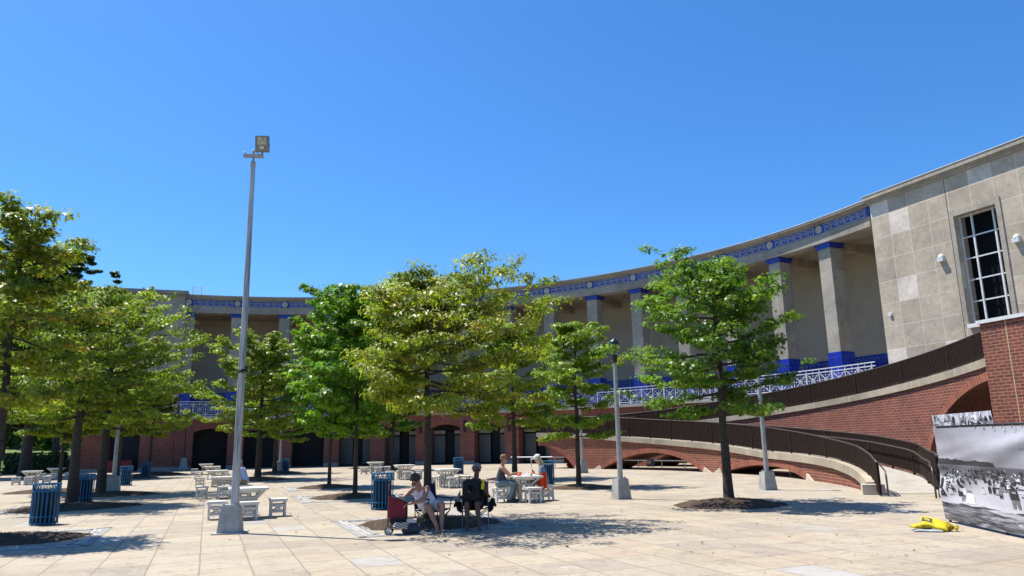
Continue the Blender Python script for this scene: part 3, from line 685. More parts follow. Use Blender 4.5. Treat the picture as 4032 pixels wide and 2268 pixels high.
def make_tree(name, loc, H, zb, cr, tr, seed, palette, label, group, shape=LOBE, leaf=.15, dens=1.0, prof='oak', fork=False, limbs=34, thin=0.0, cat='tree', lean=0, off=(0, 0)):
    rng = np.random.default_rng(seed); R = random.Random(seed)
    root = empty(name, loc, 0 if off != (0, 0) else R.uniform(0, 6), label, cat, group)
    mb = MB(); nseg = 9; path = []; rs = []
    for i in range(nseg + 1):
        f = i / nseg; z = H * .94 * f
        path.append(V(R.uniform(-1, 1) * .035 * H * .12 * (f > .1) * 2 * f, R.uniform(-1, 1) * .03 * H * .2 * (f > .1) * f, z))
        rs.append(tr * ((1 - f) ** .8 * .92 + .03) * (1.45 if i == 0 else 1.0))
    path.insert(1, path[0].lerp(path[1], .18)); rs.insert(1, tr * 1.02)
    path[0] = path[0] - V(0, 0, .1)
    mb.tube(path, rs, 9, wob=.06, rnd=R)
    def trunk_at(z):
        for a, b in zip(path, path[1:]):
            if a.z <= z <= b.z: return a.lerp(b, (z - a.z) / max(1e-6, b.z - a.z))
        return path[-1]
    tips = []
    zlo = zb + (H - zb) * .04
    for i in range(limbs):
        f = (i + R.uniform(-.4, .4)) / limbs; f = min(max(f, 0), .98)
        z = zlo + (H * .93 - zlo) * f ** .9
        if prof == 'oak': rad_ = cr * (.74 + .26 * min(1, f * 3.2)) * max(.3, 1 - max(0, f - .38) ** 1.7 * 1.7)
        else: rad_ = cr * math.sin(PI * (.18 + .78 * f)) ** .7
        rad_ *= R.uniform(.58, 1.18); az = i * 2.39996 + R.uniform(-.35, .35)
        el = rad(-4 + 42 * f ** 1.2 + R.uniform(-10, 10)) if prof == 'oak' else rad(18 + 38 * f + R.uniform(-10, 10))
        p0 = trunk_at(z * .985 - (.1 if prof == 'oak' else .25)); rad_ *= 1 + (off[0] * math.cos(az) + off[1] * math.sin(az)) / cr; dirv = V(math.cos(az) * math.cos(el), math.sin(az) * math.cos(el), math.sin(el))
        L_ = rad_ / max(.35, math.cos(el)); L_ = min(L_, cr * 1.25, (H - .12 - p0.z) / max(.12, math.sin(el)) if el > .1 else 99)
        if L_ < .45: continue
        pts = [p0]; n_ = 6
        for k in range(1, n_ + 1):
            g = k / n_; pts.append(p0 + dirv * L_ * g + V(R.uniform(-1, 1), R.uniform(-1, 1), R.uniform(-1, 1)) * .05 * L_ * g ** .5 + V(0, 0, (.05 if prof == 'oak' else .12) * L_ * g * g - .04 * L_ * math.sin(PI * g)))
        r0 = tr * (.26 if fork else .2) * (1 - .55 * f) + .006
        mb.tube(pts, [max(.005, r0 * (1 - .85 * k / n_)) for k in range(n_ + 1)], 5, caps=False)
        if R.random() < thin: 
            continue
        for k in range(2, n_ + 1):
            tips.append((pts[k], .5 + .5 * k / n_))
            for s in (-1, 1):
                if R.random() < .88:
                    tt = (pts[min(k, n_)] - pts[k - 1]).normalized(); sd = tt.cross(V(0, 0, 1)); sd = sd.normalized() if sd.length > .05 else V(1, 0, 0)
                    q = (tt * R.uniform(.4, .9) + sd * s * R.uniform(.5, 1) + V(0, 0, R.uniform(-.12, .3))).normalized()
                    Ls = L_ * R.uniform(.16, .38) * (1.15 - .45 * k / n_); b0 = pts[k - 1].lerp(pts[k], R.random()); b1 = b0 + q * Ls * .55; b2 = b0 + q * Ls + V(0, 0, R.uniform(-.06, .04) * Ls)
                    mb.tube([b0, b1, b2], [max(.004, r0 * .32), .005, .003], 4, caps=False); tips += [(b1, .7), (b2, 1.0), (b1.lerp(b2, .55), .85)]
    mb.build('trunk', M['bark'], root)
    P_, N_, S_, C_ = [], [], [], []
    pal = np.array(palette)
    ctr = V(off[0] * .6, off[1] * .6, (zb + H) / 2)
    for p, wgt in tips:
        if R.random() < .10: continue
        m_ = max(4, int(rng.poisson(21 * dens * wgt * (rng.uniform(.35, 1.5) if wgt < .95 else 1.1)))); sp = (.17 + .055 * cr / 2.5) * rng.uniform(.75, 1.25)
        base = pal[min(len(pal) - 1, int(abs(rng.normal(0, .42)) * len(pal)))]; tint = rng.uniform(.72, 1.25)
        d_ = rng.normal(0, 1, (m_, 3)); d_ /= np.linalg.norm(d_, axis=1)[:, None]; rr = rng.uniform(.15, 1, m_) ** .6
        o_ = d_ * rr[:, None] * sp * np.array([1.3, 1.3, .5]); P_.append(np.array(p)[None, :] + o_)
        out = np.array((p - ctr).normalized()); nn = d_ * .75 + np.array([0, 0, .75]) + out * .35 + rng.normal(0, .3, (m_, 3)); N_.append(nn)
        S_.append(rng.uniform(.7, 1.2, m_) * leaf); 
        cc = base[None, :] * tint * rng.uniform(.72, 1.3, (m_, 1)) * rng.uniform(.9, 1.1, (m_, 3)); C_.append(cc)
    if P_:
        leaf_object('crown', np.concatenate(P_), np.concatenate(N_), np.concatenate(S_), np.clip(np.concatenate(C_), 0, .8), shape, root, rng)
    return root
G_OLIVE = [(.145, .20, .015), (.175, .22, .017), (.11, .165, .014), (.19, .215, .02), (.17, .155, .03)]
G_YEL = [(.175, .205, .018), (.14, .18, .016), (.23, .23, .025), (.115, .16, .014), (.25, .19, .035)]
G_BRT = [(.10, .20, .012), (.13, .23, .014), (.08, .165, .014), (.155, .23, .016)]
G_MID = [(.085, .16, .014), (.11, .185, .016), (.065, .13, .014), (.15, .20, .02)]
G_LIME = [(.15, .225, .016), (.12, .19, .016), (.19, .235, .02), (.16, .185, .025)]
G_DARK = [(.03, .062, .014), (.04, .08, .016), (.022, .05, .012), (.05, .09, .02)]
OAKS = 'young shade trees planted in mulch beds'
T = {}
def tr(k, *a, **kw): T[k] = make_tree('shade_tree', *a, **kw)
tr('T9', (-1.99, 17.34, 0), 5.75, 2.68, 2.6, .115, 11, G_YEL, 'broad yellowing tree standing directly behind the two people in folding chairs', OAKS, SLIM, .105, 1.12, limbs=60, off=(.95, 0))
tr('T12', (5.69, 20.75, 0), 6.85, 2.55, 2.65, .15, 5, G_MID, 'lone mid green tree with a round mulch bed in front of the brick ramp', OAKS, LOBE, .118, .95, prof='oak', fork=True, limbs=46, thin=.1, off=(-.4, 0))
tr('T8', (-5.56, 26.67, 0), 7.1, 2.1, 2.2, .09, 21, G_BRT, 'bright green dense tree behind the blue bin near the red trolley', OAKS, LOBE, .15, 1.2, prof='maple', limbs=48)
tr('T7', (-8.21, 33.89, 0), 6.5, 2.1, 2.1, .09, 22, G_BRT, 'bright green slender tree just left of the dense bright green one', OAKS, LOBE, .16, 1.1, prof='maple', limbs=42)
tr('T11', (2.46, 30.13, 0), 6.9, 1.9, 1.9, .11, 31, G_LIME, 'narrow light green tree between the seated couple and the short lamp post', OAKS, SLIM, .15, .8, limbs=38, thin=.08)
tr('T10', (-.05, 37.92, 0), 8.0, 2.4, 3.0, .15, 32, G_OLIVE, 'tall olive tree rising behind the table of the seated couple', OAKS, SLIM, .165, 1.0, limbs=44)
tr('T5', (-14.49, 43.2, 0), 8.4, 2.5, 3.3, .19, 41, G_OLIVE, 'spreading olive green tree right behind the man in the light blue shirt', OAKS, LOBE, .165, .9, limbs=48, off=(-.4, 0))
tr('T6', (-16.82, 53.56, 0), 7.6, 2.6, 2.9, .17, 42, G_MID, 'olive tree in the far row beside the farthest blue bin', OAKS, LOBE, .2, .8, limbs=36)
tr('T2', (-14.37, 24.98, 0), 7.2, 2.75, 2.9, .19, 51, G_OLIVE, 'thick trunked olive tree between the two nearest blue bins at left', OAKS, LOBE, .12, .95, limbs=52)
tr('T3', (-16.84, 31.26, 0), 8.2, 2.6, 3.6, .21, 52, G_OLIVE, 'dark trunked tree right beside the second blue bin at left', OAKS, LOBE, .135, .95, limbs=54, off=(.5, 0))
tr('T1', (-10.6, 15.62, 0), 7.4, 2.6, 1.65, .125, 61, G_YEL, 'nearest tree at the left edge with browning leaves and a bare topped leader', OAKS, LOBE, .11, .68, limbs=46, thin=.1)
tr('T4', (-19.83, 33.44, 0), 5.9, 2.3, 1.9, .1, 62, G_OLIVE, 'thin trunked small tree between the left chess tables and the thick trunked olive tree', OAKS, LOBE, .16, .9, limbs=34)
tr('T15', (-25.68, 49.55, 0), 7.8, 2.7, 2.8, .16, 71, G_OLIVE, 'tree standing behind the grey lamp post at left, partly hidden by it', OAKS, LOBE, .2, .85, limbs=36)
def tree_copy(src, loc, rz, s, label):
    c = copy_tree(T[src]); c.location = loc; c.rotation_euler = (0, 0, rz); c.scale = (s,) * 3; c['label'] = label; c['group'] = OAKS; return c
tree_copy('T4', (-27.0, 56.53, 0), 1.2, 1.3, 'slim tree in front of the brick end block beside a blue bin')
tree_copy('T6', (-8.88, 55.36, 0), 2.2, .95, 'slim tree behind the white tables just right of the blue bin, before the arcade')
tree_copy('T4', (-13.53, 64.5, 0), .4, 1.15, 'thinnest far tree close to the arcade shutters')
# dark old trees in the park beyond the left end
PK = 'old park trees beyond the left end of the building'
def park(loc, H, cr, seed, label, zb=3.0): 
    return make_tree('park_tree', loc, H, zb, cr, .42, seed, G_DARK, label, PK, OVAL, .21, 5.0, prof='maple', limbs=70)
pk = park((-36.5, 57.0, 0), 16.5, 5.2, 81, 'tallest dark green park tree showing above the nearest tree at the left edge')
for loc, s, rz, lab in (((-46.5, 68, 0), 1.0, 1.0, 'dark park tree with a broad trunk behind the left chess tables'), ((-53, 88, .9), 1.1, 2.0, 'dark park tree far back on the lawn bank'),
                        ((-62, 92, 1.2), 1.0, 3.3, 'park tree on the lawn left of the far dark one'), ((-45, 96, 1.2), 1.05, 4.4, 'park tree on the lawn nearest the building end')):
    c = copy_tree(pk); c.location = loc; c.scale = (s,) * 3; c.rotation_euler = (0, 0, rz); c['label'] = lab
# far wood that reads as one mass
rng = np.random.default_rng(3); n_ = 9000
px = rng.uniform(-150, -50, n_); py = rng.uniform(104, 122, n_) - (px + 50) * .35; pz = rng.uniform(.5, 9, n_) * (.7 + .3 * np.sin(px * .35) * np.cos(py * .3)) + 2
mbx = MB(); 
wood = leaf_object('far_wood', np.stack([px, py, pz], 1), rng.normal(0, 1, (n_, 3)) + np.array([0, 0, .8]), rng.uniform(.9, 1.7, n_), np.array(G_DARK)[rng.integers(0, 4, n_)] * rng.uniform(.7, 1.4, (n_, 1)), OVAL, None, rng)
tag(wood, 'dark distant woodland behind the park lawn', 'woodland', kind='stuff')
# clipped hedge
def hedge(loc, L_, D, H, rz, seed, label):
    rng = np.random.default_rng(seed); n = int(2600 * L_ / 8)
    p = rng.uniform(-.5, .5, (n, 3)); ax = rng.integers(0, 3, n); sgn = rng.choice([-.5, .5], n); p[np.arange(n), ax] = sgn * rng.uniform(.86, 1.04, n); p[:, 2] = np.abs(p[:, 2] + .5)
    nr = rng.normal(0, .5, (n, 3)); nr[:, 2] += .5; nr[np.arange(n), ax] += sgn * 2
    p = p * np.array([L_, D, H]); root = empty('hedge', loc, rz, label, 'hedge', 'hedges in front of the park lawn')
    mb = MB(); mb.box((0, 0, H * .45), (L_ * .93, D * .85, H * .9)); mb.build('branches', mat('hedge_inside', (.012, .02, .006), .95), root)
    leaf_object('foliage', p, nr, rng.uniform(.16, .3, n), np.array(G_DARK)[rng.integers(0, 4, n)] * rng.uniform(.8, 1.5, (n, 1)), OVAL, root, rng)
hedge((-42.0, 67.0, 0), 4.6, 1.3, 1.75, .35, 1, 'taller clipped dark hedge beside the corner of the end block')
hedge((-48.5, 65.5, 0), 6, 1.2, 1.2, .3, 2, 'lower clipped dark hedge left of the taller one')

# ------------------------------------------------------------------ mulch beds and cobbles
def mulch(c, a, b, rz, seed, label, h=.13):
    R = random.Random(seed); mb = MB(); n, k = 40, 8; vs = []; fs = []
    ph = [R.uniform(0, 6) for _ in range(5)]
    for i in range(k + 1):
        f = i / k
        for j in range(n):
            an = 2 * PI * j / n; e = 1 + .10 * math.sin(2 * an + ph[0]) + .06 * math.sin(5 * an + ph[1]) + .035 * math.sin(9 * an + ph[2]) + (R.uniform(-.05, .05) if i == k else 0)
            z = h * (1 - f ** 1.6) + (R.uniform(-.02, .025) if 0 < i < k else 0) - (.012 if i == k else 0)
            vs.append((a * f * e * math.cos(an), b * f * e * math.sin(an), z))
    for i in range(k):
        for j in range(n): fs.append((i * n + j, i * n + (j + 1) % n, (i + 1) * n + (j + 1) % n, (i + 1) * n + j))
    mb.mesh(vs, fs, True)
    for _ in range(int(900 * a * b)):   # loose bark chips
        an = R.uniform(0, 2 * PI); f = R.uniform(0, 1.08) ** .6; x, y = a * f * math.cos(an), b * f * math.sin(an); z = h * max(0, 1 - f ** 1.6) + .006
        l = R.uniform(.02, .06); t = R.uniform(0, PI); dz = R.uniform(-.02, .03); wv = R.uniform(.008, .02)
        mb.face([(x - l * math.cos(t), y - l * math.sin(t), z), (x + wv * math.sin(t), y - wv * math.cos(t), z + dz * .5 + .008), (x + l * math.cos(t), y + l * math.sin(t), z + dz + .01)])
    o = mb.build('mulch_bed', M['mulch'], None); o.location = (c[0], c[1], .012); o.rotation_euler = (0, 0, rz)
    tag(o, label, 'mulch bed', 'mulch beds around the tree trunks')
mulch((-10.35, 15.55), 1.6, 1.15, GR, 1, 'mulch mound in the bottom left corner of the photo')
mulch((-13.9, 24.3), 1.9, 1.5, GR, 2, 'mulch around the thick trunked tree between the nearest two bins', .15)
mulch((-16.3, 31.2), 1.6, 1.4, GR, 3, 'mulch around the dark trunked tree beside the second bin')
mulch((-20.9, 34.6), 1.7, 1.4, GR, 4, 'mulch around the thin trunked tree near the left chess tables')
mulch((-14.6, 43.3), 1.9, 1.6, GR, 5, 'mulch behind the man in the light blue shirt', .17)
mulch((-16.6, 53.8), 1.8, 1.6, GR, 6, 'mulch beside the farthest bin in the middle', .17)
mulch((-8.2, 33.6), 1.2, 1.15, GR, 7, 'mulch around the slender bright green tree')
mulch((-5.75, 26.9), 1.25, 1.15, GR, 8, 'mulch around the dense bright green tree')
mulch((-1.95, 17.4), 1.5, 1.35, GR, 9, 'mulch under the two people in folding chairs')
mulch((2.5, 29.6), 1.2, 1.15, GR, 10, 'mulch around the narrow light green tree')
mulch((5.65, 20.55), 1.35, 1.25, GR, 11, 'round mulch bed under the lone tree in front of the ramp', .17)
mulch((-.2, 38.0), 1.3, 1.2, GR, 12, 'mulch around the tall olive tree behind the seated couple')
mulch((-25.2, 49.7), 1.9, 1.6, GR, 13, 'mulch behind the grey lamp post at left', .17)
mulch((-26.2, 56.3), 1.9, 1.6, GR, 14, 'mulch in front of the brick end block', .2)
mulch((-9.4, 55.3), 1.9, 1.6, GR, 15, 'mulch behind the white tables near the arcade', .18)
def cobbles(c, seed, h=1.45):
    R = random.Random(seed); root = []
    mb = MB()
    for s in (-1, 1):
        for (a, b, wd) in (((-h - .35, s * (h + .33)), (h + .35, s * (h + .33)), .13), ((s * (h + .33), -h - .3), (s * (h + .33), h + .3), .13), ((-h + .0, s * h), (h, s * h), .1), ((s * h, -h), (s * h, h), .1)):
            mb.box(((a[0] + b[0]) / 2, (a[1] + b[1]) / 2, .004), (abs(a[0] - b[0]) + wd, abs(a[1] - b[1]) + wd, .012))
    mb.m = 1
    for s in (-1, 1):
        for row in (0, 1):
            off = h + .12 + row * .1; x = -h - .2
            while x < h + .2:
                l = R.uniform(.15, .22)
                if R.random() < .93:
                    mb.box((x + l / 2, s * off, .006), (l - .02, .085, .014)); mb.box((s * off, x + l / 2, .006), (.085, l - .02, .014))
                x += l
    o = mb.build('cobble_border', [M['cobble_g'], M['cobble_w']]); o.location = (c[0], c[1], 0); o.rotation_euler = (0, 0, GR); tag(o, kind='structure')
for i, c in enumerate([(-10.35, 15.55), (-14.2, 24.6), (-8.2, 33.7), (-5.7, 26.8), (-1.98, 17.35)]): cobbles(c, i)
rng = np.random.default_rng(12); n_ = 170
cts = np.array([(-10.3, 15.6), (-14.2, 24.6), (-2, 17.3), (5.7, 20.7), (2.4, 30), (-5.6, 26.8), (-8.2, 33.7), (-3, 20), (3, 14)])
pc = cts[rng.integers(0, len(cts), n_)] + rng.normal(0, 2.6, (n_, 2)) + np.array([.8, -.4])
lit = leaf_object('leaf_litter', np.concatenate([pc, rng.uniform(.008, .022, (n_, 1))], 1), rng.normal(0, .22, (n_, 3)) + np.array([0, 0, 1.]), rng.uniform(.04, .09, n_), np.array([(.10, .06, .025), (.16, .10, .04), (.12, .13, .02), (.06, .04, .025)])[rng.integers(0, 4, n_)], LOBE, None, rng)
tag(lit, 'dry fallen leaves scattered over the paving', 'leaf litter', kind='stuff')
# ------------------------------------------------------------------ chess tables and stools
def xside(mb, R, off, w_, z0, z1, th=.02):
    """one crossed lattice side: R turns it, off is its distance from the centre"""
    def q(x, z): return R @ V(x, off, z)
    mb.bar(q(-w_, z0), q(w_, z0), th, .05); mb.bar(q(-w_, z1), q(w_, z1), th, .05)
    mb.bar(q(-w_, z0), q(w_, z1), th, .03); mb.bar(q(-w_, z1), q(w_, z0), th * .9, .03)
def make_stool():
    r = empty('stool'); mb = MB()
    for k in range(4): mb.box((0, -.165 + .11 * k, .425), (.44, .103, .04))
    for s in (-1, 1): mb.box((0, s * .205, .392), (.40, .02, .03)); mb.box((s * .205, 0, .3925), (.02, .38, .03))
    mb.build('seat', M['white_wood'], r)
    for sx in (-1, 1):
        for sy in (-1, 1):
            mb = MB(); mb.box((sx * .17, sy * .17, .2), (.05, .05, .40)); mb.box((sx * .17, sy * .17, .006), (.085, .085, .012)); mb.build('leg', M['white_wood'], r)
    for k in range(4):
        mb = MB(); R = Matrix.Rotation(k * PI / 2, 3, 'Z'); xside(mb, R, .17, .146, .13, .29); mb.build('lattice_side', M['white_wood'], r)
    return r
def make_table():
    r = empty('chess_table'); mb = MB(); h = .475
    mb.box((0, 0, .725), (2 * h, 2 * h, .05)); mb.box((0, 0, .69), (2 * h - .12, 2 * h - .12, .02)); mb.build('table_top', M['white_wood'], r)
    for sx in (-1, 1):
        for sy in (-1, 1):
            mb = MB(); mb.box((sx * .2, sy * .2, .26), (.06, .06, .52)); mb.bar((sx * .2, sy * .2, .5), (sx * .37, sy * .37, .68), .055); mb.box((sx * .2, sy * .2, .008), (.1, .1, .016)); mb.build('leg', M['white_wood'], r)
    mb = MB()
    for k in range(4):
        R = Matrix.Rotation(k * PI / 2, 3, 'Z')
        for z in (.3, .5): mb.bar(R @ V(-.17, .2, z), R @ V(.17, .2, z), .03, .05)
        mb.bar(R @ V(0, .2, .3), R @ V(0, .2, .68), .04); mb.bar(R @ V(-.26, .26, .655), R @ V(.26, .26, .655), .03, .05)
    mb.build('base_frame', M['white_wood'], r)
    return r
STOOL, TABLE = make_stool(), make_table(); first = {'s': True, 't': True}
def put(kind, loc, rz, label):
    src = STOOL if kind == 's' else TABLE
    o = src if first[kind] else copy_tree(src); first[kind] = False
    o.location = loc; o.rotation_euler = (0, 0, rz); o['label'] = label
    o['category'] = 'stool' if kind == 's' else 'table'; o['group'] = 'white lattice stools round the chess tables' if kind == 's' else 'white wooden chess tables in rows'
    return o
TABLES = {
    'D': ((.22, 23.45), 'where the couple sit eating', (1, 1, 1, 1)),
    'C': ((-2.85, 32.0), 'behind the two people in folding chairs', (1, 1, 1, 1)),
    'B': ((-5.85, 40.35), 'just left of the yellowing tree trunk', (1, 1, 1, 1)),
    'A': ((-9.0, 49.3), 'nearest the grey arcade shutters', (1, 1, 1, 1)),
    'e': ((-6.85, 19.75), 'at the foot of the tall floodlight pole', (1, 1, 1, 1)),
    'd': ((-10.6, 28.0), 'of the man in light blue', (1, 1, 1, 0)),
    'c': ((-14.3, 36.8), 'third back from the floodlight pole', (1, 1, 0, 1)),
    'b': ((-18.2, 46.0), 'fourth back from the floodlight pole', (1, 0, 1, 0)),
    'a': ((-22.0, 54.5), 'farthest back from the floodlight pole', (1, 0, 1, 0)),
    'L1': ((-27.4, 43.5), 'at far left, nearer of the two', (1, 1, 1, 1)),
    'L2': ((-30.3, 50.6), 'at far left, farther of the two', (1, 1, 1, 0))}
SIDE = ('left hand', 'near', 'right hand', 'far')
for k, ((x, y), ph, st) in TABLES.items():
    put('t', (x, y, 0), GR, 'white wooden chess table ' + ph)
    a = V(math.cos(GR), math.sin(GR), 0); b_ = V(-math.sin(GR), math.cos(GR), 0)
    for i, dv in enumerate((-a, -b_, a, b_)):
        if st[i]: put('s', V(x, y, 0) + dv * .74, GR + RND.uniform(-.06, .06), 'white %s stool at the chess table %s' % (SIDE[i], ph))

# ------------------------------------------------------------------ blue litter bins
def make_can():
    r = empty('litter_bin'); rr = .3
    mb = MB(); mb.lathe([(.0, .05), (.235, .05), (.25, .8), (.262, .83), (.25, .83), (.235, .8), (.22, .1), (0, .1)], n=20); mb.build('liner', M['liner'], r)
    mb = MB()
    for k in range(20):
        a = 2 * PI * k / 20; mb.bar((rr * math.cos(a), rr * math.sin(a), .035), (rr * math.cos(a), rr * math.sin(a), .80), .032, .01, up=(math.cos(a), math.sin(a), 0))
    mb.build('slats', M['can_blue'], r)
    def ring(z, h, nm, r0=.3):
        mb = MB(); mb.lathe([(r0 - .008, z - h / 2), (r0 + .012, z - h / 2), (r0 + .012, z + h / 2), (r0 - .008, z + h / 2), (r0 - .008, z - h / 2)], n=28); mb.build(nm, M['can_blue'], r)
    ring(.965, .035, 'top_ring', .305); ring(.80, .03, 'middle_ring'); ring(.2, .025, 'lower_ring'); ring(.045, .03, 'base_ring')
    mb = MB()
    for k in range(14):
        a, b = 2 * PI * k / 14, 2 * PI * (k + 1) / 14
        A = lambda t, z: V(rr * math.cos(t), rr * math.sin(t), z)
        mb.bar(A(a, .81), A((a + b) / 2, .955), .02, .012); mb.bar(A((a + b) / 2, .955), A(b, .81), .02, .012); mb.tube([A((a + b) / 2 + .06 * math.cos(q * PI / 5), .85 + .035 * math.sin(q * PI / 5)) for q in range(11)], .008, 4)
    mb.build('lattice_band', M['can_blue'], r)
    mb = MB()
    for k in range(3): mb.tube([(.27 * math.cos(k * 2.1), .27 * math.sin(k * 2.1), 0), (.27 * math.cos(k * 2.1), .27 * math.sin(k * 2.1), .04)], .025, 8)
    mb.build('feet', M['can_blue'], r)
    return r
CAN = make_can()
for i, ((x, y), lab) in enumerate([((-11.55, 18.98), 'nearest blue slatted bin at left, in front of the thick trunked tree'), ((-14.9, 26.6), 'second blue slatted bin at left, between two dark tree trunks'),
        ((-20.03, 39.5), 'third blue slatted bin at left, just right of the grey lamp post foot'), ((-24.5, 50.8), 'fourth blue slatted bin at left, against the brick end block'),
        ((-16.7, 55.6), 'far blue slatted bin in front of the dark arches with a pole behind it'), ((-3.72, 21.5), 'blue slatted bin standing left of the red trolley'),
        ((-3.42, 46.0), 'blue slatted bin behind the middle tables, in front of a brick pier'), ((1.33, 32.6), 'blue slatted bin directly behind the woman in the white cap')]):
    o = CAN if i == 0 else copy_tree(CAN); o.location = (x, y, 0); o.rotation_euler = (0, 0, i * 1.1); tag(o, lab, 'litter bin', 'blue slatted litter bins')
dr = empty('drum', (-41.5, 70.9, 0), 0, 'plain blue plastic drum in shade at the corner of the left end block', 'drum')
mb = MB(); mb.lathe([(0, 0), (.42, 0), (.45, .1), (.43, .35), (.46, .4), (.43, .45), (.46, .9), (.47, 1.1), (.4, 1.2), (0, 1.22)], n=20); mb.build('body', mat('blue_plastic', (.01, .03, .22), .5), dr)

# ------------------------------------------------------------------ lamp posts
def pedestal(mb, w0, w1, h):
    mb.box((0, 0, h / 2), (w0, w0, h), taper=w1 / w0)
def lamp(loc, rz, label, pole_mat=None, top=4.15, pw=.085, ped=(.46, .35, .6), lantern=True):
    r = empty('lamp_post', loc, rz, label, 'lamp post', 'short lamp posts on concrete feet')
    mb = MB(); pedestal(mb, *ped); mb.build('foot', M['ped'], r)
    mb = MB(); mb.box((0, 0, ped[2] + .015), (.26, .26, .03)); 
    for sx in (-1, 1):
        for sy in (-1, 1): mb.tube([(sx * .1, sy * .1, ped[2] + .03), (sx * .1, sy * .1, ped[2] + .07)], .015, 6)
    mb.build('base_plate', M['galv'], r)
    mb = MB(); mb.tube([(0, 0, ped[2] + .03), (0, 0, top)], [pw, pw * .78], 8, smooth=False); mb.build('pole', pole_mat or M['galv'], r)
    if lantern:
        mb = MB(); mb.lathe([(.0, top), (.072, top), (.075, top + .1), (.09, top + .24), (.095, top + .26), (0, top + .26)], n=16); mb.build('collar', M['black'], r)
        mb = MB(); mb.lathe([(.085, top + .26), (.12, top + .38), (.145, top + .52), (.15, top + .6)], n=16); mb.build('globe', M['glass'], r)
        mb = MB(); mb.lathe([(0, top + .26), (.012, top + .26), (.012, top + .46), (.03, top + .48), (.03, top + .58), (0, top + .6)], n=8); mb.build('bulb', M['black'], r)
        mb = MB(); mb.lathe([(.16, top + .585), (.163, top + .62), (.14, top + .68), (.09, top + .735), (.03, top + .755), (.03, top + .775), (.015, top + .79), (0, top + .79), ], n=20); mb.build('cap', mat('dark_green_cap', (.012, .022, .02), .25), r)
    return r
lamp((3.2, 23.6, 0), GR, 'grey lamp post with dark capped lantern, right of the narrow light green tree')
lamp((8.6, 26.4, 0), .2, 'short grey lamp post between the lone tree and the curved railing end')
lamp((3.84, 44.1, 0), GR, 'short grey lamp post at the foot of the brick ramp, behind a narrow trunk', ped=(.5, .38, .66))
lamp((-17.57, 33.6, 0), GR, 'short pale lamp post among the left trees beside the third blue bin', ped=(.58, .46, .66))
lamp((-17.2, 56.0, 0), GR, 'short pale lamp post close behind the far blue bin before the dark arches', ped=(.6, .44, .8))
lamp((-29.46, 68.0, 0), .4, 'thin dark pole on a waisted white foot in front of the leftmost dark arch', pole_mat=M['black'], pw=.05, ped=(.78, .45, 1.05))
# tall floodlight pole
fp = empty('floodlight_pole', (-5.97, 16.25, 0), .12, 'tall grey floodlight pole with a single square lamp on its crossarm', 'light pole')
mb = MB(); pedestal(mb, .45, .35, .55); mb.build('foot', M['ped'], fp)
mb = MB(); mb.box((0, 0, .012), (.62, .62, .024)); mb.build('footing', M['ped'], fp)
mb = MB(); mb.box((0, 0, .565), (.3, .3, .03))
for sx in (-1, 1):
    for sy in (-1, 1): mb.tube([(sx * .12, sy * .12, .55), (sx * .12, sy * .12, .62)], .018, 6)
mb.build('base_plate', M['galv'], fp)
m, nt_, b = new_mat('weathered_galvanised'); tc = N(nt_, 'TexCoord'); mp = N(nt_, 'Mapping'); mp.inputs['Scale'].default_value = (6, 6, .35); L(nt_, tc.outputs['Object'], mp.inputs[0])
n1 = noise(nt_, mp.outputs[0], 2.2, 5, .7); L(nt_, ramp(nt_, n1, [(.38, (.15, .155, .155)), (.5, (.36, .37, .37)), (.65, (.47, .48, .47))]), b.inputs['Base Color']); b.inputs['Metallic'].default_value = .35; b.inputs['Roughness'].default_value = .5
mb = MB(); mb.tube([(.06, 0, .58), (.06, 0, 8.1)], [.088, .052], 8, smooth=False); mb.build('pole', m, fp)
mb = MB(); mb.tube([(.06, 0, 3.33), (.06, 0, 3.41)], .085, 8); mb.box((.15, 0, 3.42), (.05, .06, .14)); mb.build('strap', M['black'], fp)
mb = MB(); mb.lathe([(0, 8.08), (.058, 8.08), (.058, 8.17), (.045, 8.2), (.02, 8.23), (.02, 8.3), (0, 8.3)], (.06, 0, 0), n=10)
mb.bar((-.16, 0, 8.335), (.28, 0, 8.325), .07, .075); mb.lathe([(0, 8.36), (.03, 8.36), (.022, 8.42), (.036, 8.42), (.036, 8.475), (0, 8.475)], (.06, 0, 0), n=10); mb.tube([(-.13, 0, 8.36), (-.13, 0, 8.44)], .016, 8)
mb.build('crossarm', mat('crossarm_paint', (.33, .32, .31), .6), fp)
fl = MB(); R = Matrix.Rotation(rad(14), 3, 'X')
fl.box((.25, -.03, 8.62), (.29, .16, .36), M=R); fl.bar((.25, .0, 8.36), (.25, .0, 8.46), .04); fl.box((.4, -.03, 8.6), (.03, .05, .05))
fh = fl.build('floodlight', mat('floodlight_housing', (.20, .19, .17), .6), fp)
mb = MB(); c = V(.25, -.03, 8.62)
def fq(x, z, k): return R @ V(x, -.081 - k, z) + c
mb.face([fq(-.1, -.03, .002), fq(.1, -.03, .002), fq(.1, .15, .002), fq(-.1, .15, .002)]); mb.build('lens', mat('floodlight_lens', (.42, .38, .30), .2, var=.4, scale=16), fh)
mb = MB(); mb.face([fq(-.04, -.12, .003), fq(.05, -.12, .003), fq(.05, -.065, .003), fq(-.04, -.065, .003)]); mb.build('label', mat('paper_label', (.6, .56, .46), .8), fh)
mb = MB(); mb.tube([fq(-.09, -.17, -.05), (.13, -.03, 8.42), (.16, -.03, 8.375), (.22, -.03, 8.37)], .008, 6); mb.build('cable', M['black'], fh)
mc = MB(); mc.lathe([(0, 0.008), (.36, 0.008), (.38, 0)], n=28); o = mc.build('manhole_cover', mat('manhole_grey', (.27, .26, .25), .8, var=.2, scale=6)); o.location = (-6.25, 18.55, 0)
tag(o, 'round grey manhole cover set flush in the paving right of the floodlight pole', 'manhole cover')

